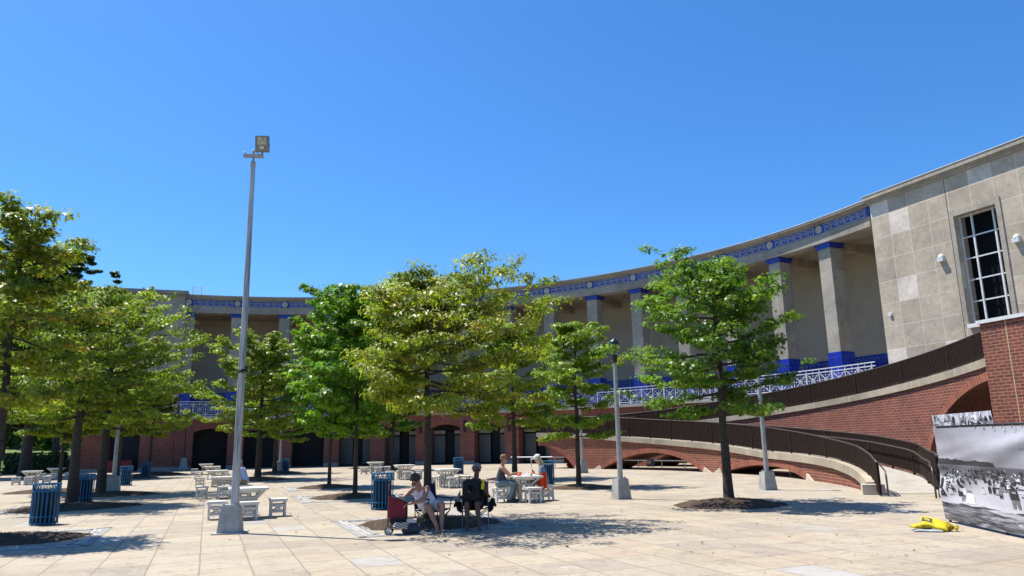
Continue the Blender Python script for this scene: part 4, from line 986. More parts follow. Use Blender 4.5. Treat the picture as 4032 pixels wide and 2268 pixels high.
# ------------------------------------------------------------------ rails and sign under the ramp
def low_rail(name, t0, t1, r, z, m, label, step=2.1, leg=0):
    o = empty(name, (0, 0, 0), 0, label, 'railing', 'low pipe rails below the ramp'); mb = MB(); ts = frange(t0, t1, 1.2)
    mb.tube([P(t, r, z) for t in ts], .04, 6); mb.build('rail', m, o)
    t = t0; k = math.degrees(step / r)
    while t <= t1:
        mb = MB(); mb.tube([P(t, r, leg), P(t, r, z)], .028, 6); mb.build('post', m, o); t += k
low_rail('pipe_rail', 21.8, 38.6, 28.4, .56, M['white_paint'], 'low white pipe rail in the mouth of the middle ramp arch')
low_rail('pipe_rail', 46.2, 58, 29.0, .75, M['white_paint'], 'low white pipe rail in the half arch at the left end of the ramp')
low_rail('pipe_rail', 3, 15, 28.6, .42, M['white_paint'], 'low white pipe rail in the low third ramp arch')
low_rail('pipe_rail', 23, 36, 32.2, .95, M['black'], 'black pipe rail behind the middle ramp arch, before the printed sheet')
sg = empty('warning_sign', P(32.2, 28.33, .0), rad(32.2 - 90) + PI, 'small black sign with a red ring hung on the white rail under the middle arch', 'sign')
sg.rotation_euler = (0, 0, rad(32.2 + 90))
mb = MB(); mb.box((0, 0, .42), (.66, .03, .48)); mb.build('board', mat('sign_black', (.012, .02, .026), .5), sg)
mb = MB(); q = [(-.17 + .085 * math.cos(a * PI / 12), .0185, .47 + .085 * math.sin(a * PI / 12)) for a in range(25)]; mb.tube(q, .014, 6); mb.bar((-.225, .019, .53), (-.115, .019, .41), .02, .01)
mb.build('red_ring', mat('sign_red', (.55, .03, .03), .5), sg)
def text(body, size, loc, rot, m, parent, name='lettering'):
    cu = bpy.data.curves.new(name, 'FONT'); cu.body = body; cu.size = size; cu.extrude = .003; cu.align_x = 'CENTER'; cu.align_y = 'CENTER'
    o = bpy.data.objects.new('tmp', cu); COL.objects.link(o); dg = bpy.context.evaluated_depsgraph_get(); me = bpy.data.meshes.new_from_object(o.evaluated_get(dg)); bpy.data.objects.remove(o)
    me.materials.clear(); me.materials.append(m); o = bpy.data.objects.new(name, me); COL.objects.link(o); o.location = loc; o.rotation_euler = rot; o.parent = parent; return o
sw = mat('sign_white', (.8, .8, .8), .6)
text('DO NOT\nENTER', .105, (.12, .02, .47), (PI / 2, 0, PI), sw, sg)
for ch in sg.children:
    if ch.name.startswith('red_ring'): ch.scale = (-1, 1, 1)
rbag = empty('red_bag', P(49.2, 30.1, 0), .4, 'red bag lying beside the white rail in the half arch of the ramp', 'bag')
mb = MB(); mb.ell((0, 0, .17), (.38, .2, .19)); mb.ell((.25, 0, .12), (.25, .16, .12)); mb.build('bag', mat('red_fabric', (.30, .02, .015), .8), rbag)

# ------------------------------------------------------------------ printed sheets (grey beach crowd photographs)
def sheet_mat(name, crowd=False):
    m, nt, b = new_mat(name); uv = N(nt, 'UVMap'); sep = N(nt, 'SeparateXYZ'); L(nt, uv.outputs[0], sep.inputs[0])
    if crowd:
        mp = N(nt, 'Mapping'); mp.inputs['Scale'].default_value = (7, 2.2, 1); L(nt, uv.outputs[0], mp.inputs[0]); n1 = noise(nt, mp.outputs[0], 2.2, 6, .75, .6)
        c = ramp(nt, n1, [(.33, (.05, .05, .06)), (.45, (.22, .22, .25)), (.52, (.5, .5, .56)), (.66, (.66, .66, .72))])
    else:
        v = sep.outputs[1]
        n1 = noise(nt, uv.outputs[0], 9, 6, .7); mpl = N(nt, 'Mapping'); mpl.inputs['Scale'].default_value = (2.2, 11, 1); mpl.inputs['Rotation'].default_value = (0, 0, .16); L(nt, uv.outputs[0], mpl.inputs[0]); n2 = noise(nt, mpl.outputs[0], 1.6, 8, .72, 1.2)
        base = ramp(nt, v, [(0, (.50, .50, .55)), (.30, (.54, .54, .60)), (.47, (.45, .45, .51)), (.50, (.18, .18, .21)), (.545, (.09, .09, .11)), (.60, (.11, .11, .13)), (.612, (.32, .32, .37)), (.75, (.35, .35, .40)), (1, (.29, .29, .335))])
        base = mix(nt, 1, base, ramp(nt, n1, [(.3, (.86,) * 3), (.7, (1.08,) * 3)]), 'MULTIPLY')
        nl = noise(nt, sep.outputs[0], 6.0, 5, .7); N1 = math_n(nt, 'ADD', math_n(nt, 'MULTIPLY', nl, .09), .6)
        tree = math_n(nt, 'MULTIPLY', math_n(nt, 'GREATER_THAN', v, .605), math_n(nt, 'LESS_THAN', v, math_n(nt, 'ADD', N1, math_n(nt, 'MULTIPLY', math_n(nt, 'SUBTRACT', .62, sep.outputs[0]), .05))))
        tree = math_n(nt, 'MULTIPLY', tree, math_n(nt, 'LESS_THAN', sep.outputs[0], .52))
        base = mix(nt, tree, base, (.035, .036, .042))
        logs = ramp(nt, n2, [(.38, (.012, .012, .015)), (.46, (.07, .07, .08)), (.54, (.22, .22, .25)), (.62, (.48, .48, .54))])
        edge = math_n(nt, 'ADD', .20, math_n(nt, 'MULTIPLY', math_n(nt, 'SUBTRACT', noise(nt, sep.outputs[0], 3, 3), .5), .10))
        lm = math_n(nt, 'LESS_THAN', v, edge)
        c = mix(nt, lm, base, logs)
    L(nt, c, b.inputs['Base Color']); b.inputs['Roughness'].default_value = .55
    return m
def figures(mb, place, rows, R):
    """little printed figures: place(u, v, lift) -> world point; sizes in sheet fractions"""
    for v0, v1, n, h in rows:
        for _ in range(n):
            u = R.uniform(.02, .98); v = R.uniform(v0, v1); hh = h * R.uniform(.8, 1.2); wd = hh * .17; mb.m = R.choice((0, 0, 0, 1, 2, 2)); s = R.choice((0, 0, 1, 1, 2))
            k = .004 + R.uniform(0, .003)
            if s == 0:    # standing
                mb.face([place(u - wd, v + hh * .4, k), place(u + wd, v + hh * .4, k), place(u + wd * .9, v + hh * .82, k), place(u - wd * .9, v + hh * .82, k)])
                mb.m = R.choice((0, 2)); mb.face([place(u - wd * .8, v, k), place(u - wd * .2, v, k), place(u + wd * .1, v + hh * .4, k), place(u - wd * .9, v + hh * .4, k)]); mb.face([place(u + wd * .3, v, k), place(u + wd * .9, v, k), place(u + wd * .9, v + hh * .4, k), place(u + wd * .1, v + hh * .4, k)])
            elif s == 1:  # sitting
                mb.face([place(u - wd * 1.2, v, k), place(u + wd * 1.3, v, k), place(u + wd * .9, v + hh * .5, k), place(u, v + hh * .6, k), place(u - wd * .9, v + hh * .5, k)]); hh *= .7
            else:         # lying
                mb.face([place(u - wd * 3, v, k), place(u + wd * 3, v + hh * .02, k), place(u + wd * 2, v + hh * .16, k), place(u - wd * 2, v + hh * .2, k)]); continue
            mb.m = R.choice((0, 0, 2)); mb.face([place(u + wd * .6 * math.cos(q), v + hh * .92 + hh * .1 * math.sin(q), k + .001) for q in [i * PI / 4 for i in range(8)]])
PRN = [mat('print_black', (.022, .022, .026), .6, var=.3), mat('print_white', (.66, .66, .70), .6), mat('print_grey', (.17, .17, .19), .6, var=.3)]
def printed_sheet(name, label, A, B, z0, z1, mtl, rows, seed, lean=0, folds=.03, sag=None, rail=True):
    """upright sheet from A to B, facing the left of A->B turned towards the plaza"""
    A, B = V(*A, 0), V(*B, 0); d = (B - A); L_ = d.length; d.normalize(); nn = V(-d.y, d.x, 0)
    if nn.dot(V(0, 0, 0) - A) < 0: nn = -nn
    root = empty(name, tuple(A), 0, label, 'banner'); root.location = (0, 0, 0)
    top = sag or (lambda u: z1)
    def pl(u, v, k=0):
        f = folds * (.9 * math.sin(5 * u + 7 * v) * v + 1.0 * math.exp(-((v - 1.05 + .75 * (1 - u)) / .09) ** 2) + .8 * math.exp(-((v - .95 + .35 * (1 - u)) / .05) ** 2) + .7 * math.exp(-((v - .75 - .2 * u) / .06) ** 2) * (1 - u) + .35 * math.sin(14 * v + 4 * u) * (1 - v))
        return A + d * (u * L_) + nn * (f + k) + V(0, 0, z0 + (top(u) - z0) * v)
    mb = MB(); nu, nv = 36, 24
    for i in range(nu):
        for j in range(nv):
            q = [(i / nu, j / nv), ((i + 1) / nu, j / nv), ((i + 1) / nu, (j + 1) / nv), (i / nu, (j + 1) / nv)]
            mb.face([pl(*x) for x in q], q, True)
    mb.build('fabric', mtl, root)
    mb = MB(); figures(mb, pl, rows, random.Random(seed)); mb.build('printed_figures', PRN, root)
    if rail:
        mb = MB(); mb.tube([A + V(0, 0, z1 + .03) - nn * .05, B + V(0, 0, z1 + .03) - nn * .05], .024, 8)
        for q in (A + d * .08, A + d * L_ * .5, B - d * .08): mb.tube([q - nn * .05, q - nn * .05 + V(0, 0, z1 + .03)], .024, 8)
        mb.build('frame', M['black'], root)
        for i in range(14):
            u = (i + .5) / 14; c = A + d * L_ * u + V(0, 0, z1 - .01) - nn * .02; mb = MB(); mb.tube([c + V(0, 0, .06), c + d * .05 + nn * .05, c - V(0, 0, .03) + nn * .04], .006, 4)
            mb.build('cable_tie', M['black'], root)
    return root
printed_sheet('printed_banner', 'large grey photograph banner of a crowded beach, hung on a black frame', (8.66, 15.75), (8.22, 11.4), .05, 1.84, sheet_mat('beach_print'),
    [(.46, .555, 230, .036), (.41, .48, 80, .055), (.33, .43, 30, .075), (.25, .34, 12, .095), (.2, .25, 4, .17)], 4, folds=.055)
def chord(t, r): q = P(t, r); return (q.x, q.y)
printed_sheet('printed_banner', 'grey crowd print filling the lower half of the tall brick arch behind the large banner', chord(-1.2, 32.93), chord(-9.9, 32.75), .05, 2.52, sheet_mat('crowd_print', True), [(.03, .9, 260, .09)], 8, rail=False, folds=.02)
printed_sheet('printed_banner', 'grey crowd print on the fence seen through the middle ramp arch', chord(33.8, 33.4), chord(24.6, 33.4), .25, 1.75, sheet_mat('crowd_print', True), [(.1, .8, 50, .2)], 9, rail=True, folds=.02)
# sandbags
def sandbag(name, loc, rz, lx, ly, lz_, m, label, tail=False, tilt=0):
    r = empty(name, loc, rz, label, 'sandbag', 'sandbags holding down the banner frame'); r.rotation_euler = (0, tilt, rz)
    mb = MB(); n, k = 22, 14; vs = []; fs = []; R = random.Random(hash(name) % 7)
    def sup(x, y):
        ex = max(0, 1 - abs(x) ** 4.5) ** .6 * max(0, 1 - abs(y) ** 4.5) ** .6; return ex
    for side in (1, -1):
        b0 = len(vs)
        for i in range(n + 1):
            for j in range(k + 1):
                x, y = -1 + 2 * i / n, -1 + 2 * j / k; z = sup(x, y) * lz_ * (1 if side > 0 else .25) * (1 + .10 * math.sin(5 * x + 3 * y)); vs.append((x * lx * (1 + .03 * math.sin(7 * y)), y * ly * (1 + .04 * math.sin(5 * x)), lz_ * .3 + side * z))
        for i in range(n):
            for j in range(k):
                q = (b0 + i * (k + 1) + j, b0 + (i + 1) * (k + 1) + j, b0 + (i + 1) * (k + 1) + j + 1, b0 + i * (k + 1) + j + 1); fs.append(q if side > 0 else tuple(reversed(q)))
    mb.mesh(vs, fs, True); mb.build('body', m, r)
    if tail:
        mb = MB(); mb.tube([(lx * .95, 0, lz_ * .4), (lx * 1.25, .0, lz_ * .5), (lx * 1.42, .01, lz_ * .45)], [ly * .55, ly * .28, .03], 12); 
        for q in range(7):
            a0 = -.9 + .3 * q; mb.bar((lx * 1.42, .01, lz_ * .45), (lx * (1.42 + .34 * math.cos(a0)), .01 + .10 * math.sin(a0), lz_ * (.45 + .9 * (q % 3) / 2)), .035, .012); mb.build('tied_neck', m, r)
        mb = MB(); mb.tube([(lx * 1.38, -.05, lz_ * .45), (lx * 1.42, .03, lz_ * .62), (lx * 1.46, .06, lz_ * .4)], .012, 6); mb.tube([(lx * 1.42, -.04, lz_ * .5), (lx * 1.5, -.12, .01)], .008, 5); mb.build('tie', mat('cord_tan', (.5, .4, .2), .9), r)
        mb = MB(); 
        def bz(x, y): return lz_ * .3 + sup(x / lx, y / ly) * lz_ * (1 + .10 * math.sin(5 * x / lx + 3 * y / ly)) + .004
        g = .085
        for i in range(6):
            for j in range(6):
                x0, x1 = -lx * .55 + g * 2 * i / 6 - g, -lx * .55 + g * 2 * (i + 1) / 6 - g; y0, y1 = -g + 2 * g * j / 6, -g + 2 * g * (j + 1) / 6; mb.face([(x0, y0, bz(x0, y0)), (x1, y0, bz(x1, y0)), (x1, y1, bz(x1, y1)), (x0, y1, bz(x0, y1))], smooth=True)
        lb = mb.build('dark_patch', mat('patch_print', (.06, .055, .03), .8), r)
        mb = MB(); q = [(-lx * .55 + .045 * math.cos(a * PI / 3), .045 * math.sin(a * PI / 3)) for a in range(7)]
        for (a, b2), (c, e) in zip(q, q[1:]): mb.bar((a, b2, bz(a, b2) + .003), (c, e, bz(c, e) + .003), .01, .004)
        mb.bar((-lx * .55 - .04, .03, bz(-lx * .55, .03) + .004), (-lx * .55 + .04, -.02, bz(-lx * .55, 0) + .004), .03, .004)
        mb.build('patch_emblem', mat('patch_yellow', (.62, .52, .12), .7), lb)
    return r
YEL = mat('yellow_vinyl', (.56, .44, .03), .85, var=.16, scale=9, bmp=.4, spec=.2); YE2 = mat('yellow_vinyl_under', (.50, .38, .035), .85, var=.18, scale=9, bmp=.4, spec=.2)
sandbag('sandbag', (7.47, 14.22, 0), -.40, .24, .14, .035, mat('grey_vinyl', (.30, .335, .335), .5), 'flat grey sandbag at the bottom of the little pile by the banner')
b2 = sandbag('sandbag', (7.44, 14.36, .045), -.2, .19, .15, .06, YE2, 'lower yellow sandbag partly covered by the one with the dark patch')
b3 = sandbag('sandbag', (7.62, 14.28, .11), -.45, .22, .19, .05, YEL, 'upper yellow sandbag with a dark square patch and a tied neck', True)
b3.rotation_euler = (rad(20), rad(14), rad(-24))
# ------------------------------------------------------------------ people
def fuse(name, prims, m, parent, voxel=.009, smooth=4):
    """one continuous skin grown round the given limbs"""
    mb = MB()
    for p in prims:
        if p[0] == 'cap': mb.cap(*p[1:])
        else: mb.ell(*p[1:])
    me = bpy.data.meshes.new('tmp'); me.from_pydata(mb.v, [], mb.f); o = bpy.data.objects.new('tmp', me); COL.objects.link(o)
    r = o.modifiers.new('r', 'REMESH'); r.mode = 'VOXEL'; r.voxel_size = voxel; s = o.modifiers.new('s', 'SMOOTH'); s.factor = .5; s.iterations = smooth
    dg = bpy.context.evaluated_depsgraph_get(); me2 = bpy.data.meshes.new_from_object(o.evaluated_get(dg)); bpy.data.objects.remove(o); bpy.data.meshes.remove(me)
    me2.name = name; me2.materials.clear(); me2.materials.append(m); me2.polygons.foreach_set('use_smooth', [True] * len(me2.polygons))
    o = bpy.data.objects.new(name, me2); COL.objects.link(o); o.parent = parent; return o
def basis(f, up=(0, 0, 1)):
    f = V(*f).normalized(); u = V(*up); s = u.cross(f).normalized(); u = f.cross(s); return Matrix((f, s, u)).transposed()   # x forward, y left, z up
SKIN = {'fair': mat('fair_skin', (.50, .26, .18), .5, var=.08, scale=9, bmp=0), 'tan': mat('tanned_skin', (.36, .185, .12), .5, var=.08, scale=9, bmp=0), 'brown': mat('brown_skin', (.115, .055, .036), .5, var=.08, scale=9, bmp=0)}
def person(loc, J, label, skin, hair, hair_style, tops, legs, shoes, glasses=False, build=1.0, curl=.8):
    root = empty('person', loc, 0, label, 'person'); k = build; q = {a: V(*b) for a, b in J.items()}
    H = q['head']; f = q['face'].normalized(); B = basis(f); hl = lambda x, y, z: H + B @ V(x, y, z)
    hip, ch = q['hip'], q['chest']; right = (q['sR'] - q['sL']).normalized(); spine = (ch - hip).normalized(); fwd = right.cross(spine) * -1
    lat = (q['kR'] - q['kL']); hr = right.copy(); hr.z *= .3; hr.normalize()
    hj = {'L': hip - hr * .095 * k, 'R': hip + hr * .095 * k}
    def torso(e=0, top=1.0):
        P_ = []
        for s in (-1, 1):
            P_.append(('cap', hip + hr * s * .075 * k, .105 * k + e, hip.lerp(ch, .5) + right * s * .07 * k, .10 * k + e)); P_.append(('cap', hip.lerp(ch, .5) + right * s * .07 * k, .10 * k + e, hip.lerp(ch, .86 * top) + right * s * .085, .092 + e))
        P_.append(('ell', hip.lerp(ch, .28) + fwd * .03 * k, (.13 * k + e, .16 * k + e, .13 * k + e), basis(fwd, spine))); return P_
    body = torso()
    body.append(('cap', ch - spine * .02, .07, H - B @ V(.015, 0, .07), .052))
    for s in 'LR':
        body.append(('cap', ch - spine * .01, .065, q['s' + s], .058)); body.append(('cap', q['s' + s], .057 * k ** .5, q['e' + s], .041 * k ** .5))
        body.append(('cap', q['e' + s], .041 * k ** .5, q['e' + s].lerp(q['w' + s], .3), .042)); body.append(('cap', q['e' + s].lerp(q['w' + s], .3), .042, q['w' + s], .027))
        kn, an = q['k' + s], q['a' + s]
        body.append(('cap', hj[s], .095 * k, kn, .062 * k ** .5)); body.append(('cap', kn, .060 * k ** .5, kn.lerp(an, .32), .057 * k ** .5)); body.append(('cap', kn.lerp(an, .32), .057 * k ** .5, an, .036))
        td = q['t' + s].normalized(); body.append(('cap', an - V(0, 0, .045) - td * .03, .036, an - V(0, 0, .055) + td * .15, .028))
        # hand: palm, four bent fingers of different length, thumb from the side of the palm
        w_ = q['w' + s]; hd = (q.get('h' + s) or (w_ - q['e' + s])).normalized(); sd = hd.cross(V(0, 0, 1)); sd = sd.normalized() if sd.length > .1 else V(1, 0, 0); dn = hd.cross(sd); dn = dn if dn.z < 0 else -dn
        body.append(('ell', w_ + hd * .05, (.05, .038, .017), Matrix((hd, sd, dn)).transposed()))
        for i, (o_, ln) in enumerate(((-.028, .062), (-.010, .074), (.010, .07), (.027, .055))):
            a = w_ + hd * .088 + sd * o_; b_ = a + (hd * math.cos(curl * .6) + dn * math.sin(curl * .6)) * ln * .55; c_ = b_ + (hd * math.cos(curl * 1.5) + dn * math.sin(curl * 1.5)) * ln * .5
            body += [('cap', a, .0095, b_, .0088), ('cap', b_, .0088, c_, .0078)]
        ts = -1 if s == 'L' else 1; inner = sd * (1 if (sd.dot(ch - w_) > 0) else -1)
        a = w_ + hd * .03 + inner * .03; b_ = a + (hd * .75 + inner * .5 + dn * .35).normalized() * .035; body += [('cap', a, .012, b_, .0105), ('cap', b_, .0105, b_ + (hd * .85 + dn * .4).normalized() * .03, .009)]
    body += [('ell', hl(-.012, 0, .03), (.098, .077, .088), B), ('ell', hl(.022, 0, -.045), (.066, .057, .068), B), ('cap', hl(.085, 0, .012), .010, hl(.108, 0, -.022), .014), ('ell', hl(.062, 0, -.092), (.024, .026, .02), B), ('ell', hl(.078, 0, -.062), (.014, .027, .009), B)]
    for s in (-1, 1): body += [('ell', hl(-.005, s * .078, -.005), (.024, .010, .034), B), ('ell', hl(.07, s * .03, .035), (.016, .022, .009), B), ('ell', hl(.055, s * .042, -.02), (.022, .016, .018), B)]
    bo = fuse('body', body, SKIN[skin], root, .0085, 3)
    mb = MB()
    for s in (-1, 1): mb.ell(hl(.081, s * .032, .013), (.008, .013, .0085), B, 8, 6)
    mb.build('eyes', M['black'], bo)
    if glasses:
        mb = MB()
        for s in (-1, 1): mb.ell(hl(.094, s * .034, .012), (.007, .03, .022), B, 12, 6); mb.bar(hl(.09, s * .06, .02), hl(0, s * .082, .02), .006)
        mb.bar(hl(.098, -.02, .018), hl(.098, .02, .018), .006); mb.build('sunglasses', mat('dark_lens', (.02, .008, .008), .2), root)
    hm = mat('hair', hair, .75, var=.3, scale=30, bmp=.6)
    hp = [('ell', hl(-.03, 0, .055), (.092, .085, .082), B), ('ell', hl(-.055, 0, .0), (.062, .078, .075), B), ('cap', hl(.03, -.03, .105), .028, hl(.03, .03, .105), .028)]
    if hair_style == 'curly': 
        Rr = random.Random(5)
        for _ in range(46):
            a, e = Rr.uniform(0, 2 * PI), Rr.uniform(-.25, 1.4); p = hl(-.03 + .098 * math.cos(a) * math.cos(e), .09 * math.sin(a) * math.cos(e), .04 + .092 * math.sin(e))
            if (p - hl(.1, 0, -.02)).length > .10: hp.append(('ell', p, (.024,) * 3))
    if hair_style == 'long':
        for s in (-1, 0, 1): hp += [('cap', hl(-.06, s * .055, .02), .034, hl(-.085, s * .07, -.15), .036), ('cap', hl(-.085, s * .07, -.15), .036, hl(-.075 + .03 * abs(s), s * .085, -.29), .02)]
        for s in (-1, 1): hp.append(('cap', hl(-.005, s * .078, .04), .022, hl(.0, s * .088, -.20), .022))
    if hair_style != 'none': fuse('hair', hp, hm, root, .009, 2)
    for (nm, mt, kind) in tops:
        e = .013; pr = torso(e, 1.0)
        if kind == 'tank':
            for s in 'LR': pr.append(('cap', hip.lerp(ch, .82) + right * (.07 if s == 'R' else -.07) + fwd * .03, .06, ch + right * (.085 if s == 'R' else -.085) + spine * .045, .034))
            pr.append(('cap', hip.lerp(ch, .85) - fwd * .03, .07, ch - fwd * .045 - spine * .03, .06))
        else:
            pr.append(('cap', ch - right * .08, .078, ch + right * .08, .078))
            for s in 'LR':
                pr.append(('cap', ch - spine * .01, .075, q['s' + s], .07)); end = q['s' + s].lerp(q['e' + s], .72)
                pr.append(('cap', q['s' + s], .072, end, .066))
                if kind == 'long': pr += [('cap', end, .062, q['e' + s], .056), ('cap', q['e' + s], .056, q['w' + s], .042)]
        fuse(nm, pr, mt, root, .011, 5)
    nm, mt, kind = legs; pr = [('cap', hip - hr * .08 * k, .116 * k, hip + hr * .08 * k, .116 * k)]
    for s in 'LR':
        kn, an = q['k' + s], q['a' + s]
        if kind == 'long': pr += [('cap', hj[s], .112 * k, kn, .082), ('cap', kn, .080, kn.lerp(an, .45), .068), ('cap', kn.lerp(an, .45), .068, an + V(0, 0, .02), .058)]
        else: pr += [('cap', hj[s], .112 * k, hj[s].lerp(kn, .5), .098 * k)]
    fuse(nm, pr, mt, root, .012, 5)
    for s in 'LR':
        an = q['a' + s]; td = q['t' + s].normalized(); nm, mt, kind = shoes; z = an.z - .075; Bt = basis(V(td.x, td.y, 0)); c = V(an.x, an.y, 0)
        if kind == 'shoe': fuse(nm, [('cap', c + Bt @ V(-.05, 0, .05), .048, c + Bt @ V(.05, 0, .055), .046), ('cap', c + Bt @ V(.05, 0, .05), .045, c + Bt @ V(.17, 0, .04), .038), ('ell', c + Bt @ V(.06, 0, .02), (.15, .05, .022), Bt)], mt, root, .009, 3)
        else: fuse(nm, [('ell', c + Bt @ V(.055, 0, .014), (.145, .05, .016), Bt), ('cap', c + Bt @ V(.06, -.045, .03), .014, c + Bt @ V(.10, 0, .075), .012), ('cap', c + Bt @ V(.06, .045, .03), .014, c + Bt @ V(.10, 0, .075), .012)], mt, root, .007, 2)
    return root
def seated(face, hipz=.56, lean=.04):
    """joints of a person seated upright on a stool, facing the angle given"""
    R = Matrix.Rotation(face, 3, 'Z')
    J = dict(hip=(0, 0, hipz), chest=(lean, 0, hipz + .47), head=(lean + .07, 0, hipz + .72), face=(1, 0, -.15), sL=(lean + .0, .185, hipz + .45), sR=(lean + .0, -.185, hipz + .45), eL=(lean + .19, .24, hipz + .23), eR=(lean + .19, -.24, hipz + .23), wL=(lean + .42, .14, hipz + .27), wR=(lean + .42, -.14, hipz + .27),
             kL=(.42, .11, hipz - .02), kR=(.42, -.11, hipz - .02), aL=(.36, .12, .095), aR=(.36, -.12, .095), tL=(1, .1, 0), tR=(1, -.1, 0))
    return J, lambda J: {k: tuple(R @ V(*v)) for k, v in J.items()}
cloth = lambda n, c, v=.15, s=5: mat(n, c, .85, var=v, scale=s, bmp=.25)
GOLD = (.22, .12, .045)
# man in a dark tank top, facing right across the chess table
J, rot = seated(0); J.update(chest=(.10, 0, 1.0), head=(.15, .0, 1.27), sL=(.11, .19, 1.0), sR=(.09, -.19, 1.0), eR=(.30, -.25, .80), wR=(.55, -.12, .86), eL=(.32, .24, .80), wL=(.54, .12, .84), kR=(.45, -.14, .55), kL=(.47, .12, .56), aR=(.30, -.15, .095), aL=(.40, .15, .095), face=(1, -.12, -.12))
person((-.50, 23.17, 0), rot(J), 'man in a dark grey tank top and jeans seated at a chess table', 'tan', GOLD, 'short', [('tank_top', cloth('charcoal_knit', (.045, .045, .065)), 'tank')], ('jeans', cloth('pale_denim', (.16, .22, .25)), 'long'), ('shoe', cloth('dark_trainer', (.05, .05, .06)), 'shoe'), True, 1.1)
# woman in a white cap, facing left
J, rot = seated(PI); J.update(chest=(.12, 0, .98), head=(.24, 0, 1.24), sL=(.12, .175, .97), sR=(.12, -.175, .97), eL=(.16, .22, .75), eR=(.17, -.21, .75), wL=(.40, .10, .83), wR=(.42, -.06, .83), kL=(.43, .13, .55), kR=(.43, -.08, .56), aL=(.30, .13, .095), aR=(.34, -.1, .095), face=(1, 0, -.45))
wp = person((.92, 23.74, 0), rot(J), 'woman in a white cap and blue grey shirt eating at a chess table', 'fair', (.50, .42, .26), 'long', [('t_shirt', cloth('blue_grey_jersey', (.17, .20, .29)), 'tee')], ('jeans', cloth('grey_denim', (.18, .21, .23)), 'long'), ('shoe', cloth('grey_trainer', (.1, .1, .1)), 'shoe'), False, .95)
H = V(-.24, 0, 1.24); B = basis((-1, 0, -.38)); hl = lambda x, y, z: H + B @ V(x, y, z)
capo = fuse('cap', [('ell', hl(-.01, 0, .062), (.112, .094, .082), B), ('ell', hl(.12, 0, .05), (.075, .07, .010), B)], cloth('white_cotton', (.66, .66, .64), .06), wp, .008, 3)
ct = empty('orange_cloth', (.80, 23.50, 0), 0, 'bright orange cloth hanging from the lap of the woman in the white cap', 'cloth')
mb = MB(); n = 14
for i in range(n):
    for j in range(10):
        def q(i, j):
            u, v = i / n, j / 10; x = -.07 + .2 * u + .05 * v * (u - .5) - .10 * v ** 2 * (1 - u); z = .84 - .55 * v * (.72 + .28 * (1 - abs(u - .35))); return (x, -.02 + .03 * math.sin(11 * u + 2 * v) - .03 * v, z)
        mb.face([q(i, j), q(i + 1, j), q(i + 1, j + 1), q(i, j + 1)], smooth=True)
mb.build('cloth', cloth('orange_fleece', (.75, .07, .008), .25, 9), ct)
def small(name, label, cat, loc, prims, m, rz=0, vox=.006):
    o = fuse(name, prims, m, None, vox, 3); o.location = loc; o.rotation_euler = (0, 0, rz); tag(o, label, cat); return o
small('food_packet', 'orange snack packet on the chess table before the man in the tank top', 'packet', (.10, 23.2, .755), [('cap', (-.04, 0, .03), .03, (.04, 0, .04), .035), ('cap', (-.03, .01, .06), .015, (.035, .0, .085), .018)], cloth('orange_foil', (.75, .12, .02)))
small('paper_wrapper', 'crumpled white paper wrapping in the middle of the chess table', 'paper', (.36, 23.25, .755), [('cap', (-.07, 0, .02), .02, (.0, .02, .045), .035), ('cap', (0, 0, .04), .03, (.08, .01, .03), .025)], cloth('white_paper', (.8, .8, .82), .06))
cu = empty('paper_cup', (.47, 23.28, .751), 0, 'tan paper cup on the chess table between the couple', 'cup'); mb = MB(); mb.lathe([(0, 0), (.03, 0), (.042, .115), (.038, .112), (0, .1)], n=16); mb.build('cup', cloth('tan_card', (.48, .30, .18)), cu)
small('brown_wallet', 'brown folded case held up over the table by the woman in the cap', 'case', (.56, 23.5, .84), [('cap', (-.06, 0, .07), .022, (.0, 0, .0), .026)], cloth('brown_leather', (.10, .055, .035)))
small('plate', 'white paper tray on the table in front of the woman in the cap', 'tray', (.58, 23.45, .752), [('cap', (-.06, 0, .008), .012, (.06, 0, .008), .012), ('ell', (0, 0, .006), (.09, .07, .008))], cloth('white_tray', (.8, .8, .8), .05))
# man in a light blue shirt behind the pole
J, rot = seated(PI + .1); J.update(chest=(.14, 0, 1.0), head=(.25, 0, 1.235), sL=(.14, .19, .99), sR=(.14, -.19, .99), eL=(.26, .22, .80), eR=(.24, -.22, .78), wL=(.48, .1, .82), wR=(.48, -.08, .80), face=(1, .1, -.65))
person((-9.93, 28.28, 0), rot(J), 'grey haired man in a light blue shirt sitting behind the floodlight pole, looking down', 'tan', (.30, .29, .28), 'short', [('shirt', cloth('pale_blue_cotton', (.36, .46, .74), .08), 'long')], ('trousers', cloth('khaki', (.24, .20, .13)), 'long'), ('shoe', cloth('brown_shoe', (.06, .04, .03)), 'shoe'), True)
# woman in a white tank top, leaning left over the red trolley
Lx = lambda x, y, z: (x + 1.75, y - 15.95, z)
J = dict(hip=Lx(-1.80, 16.0, .47), chest=Lx(-1.97, 15.78, .84), head=Lx(-2.03, 15.62, 1.01), face=(-.45, -.6, -.75), sR=Lx(-2.13, 15.82, .83), sL=Lx(-1.81, 15.72, .85), eR=Lx(-2.26, 15.62, .70), wR=Lx(-2.33, 15.42, .62), eL=Lx(-1.86, 15.50, .64), wL=Lx(-2.12, 15.36, .58),
         kR=Lx(-1.76, 15.60, .50), kL=Lx(-1.50, 15.68, .53), aR=Lx(-1.58, 15.50, .10), aL=Lx(-1.50, 15.58, .10), tR=(.1, -1, 0), tL=(.35, -1, 0))
person((-1.75, 15.95, 0), J, 'woman in a white tank top leaning over the red trolley from her chair', 'tan', (.030, .030, .033), 'curly', [('tank_top', cloth('white_tank_knit', (.72, .66, .72), .08), 'tank')], ('shorts', cloth('white_shorts', (.66, .62, .64), .08), 'short'), ('sandal', cloth('grey_sandal', (.25, .22, .2)), 'sandal'), True, 1.12)
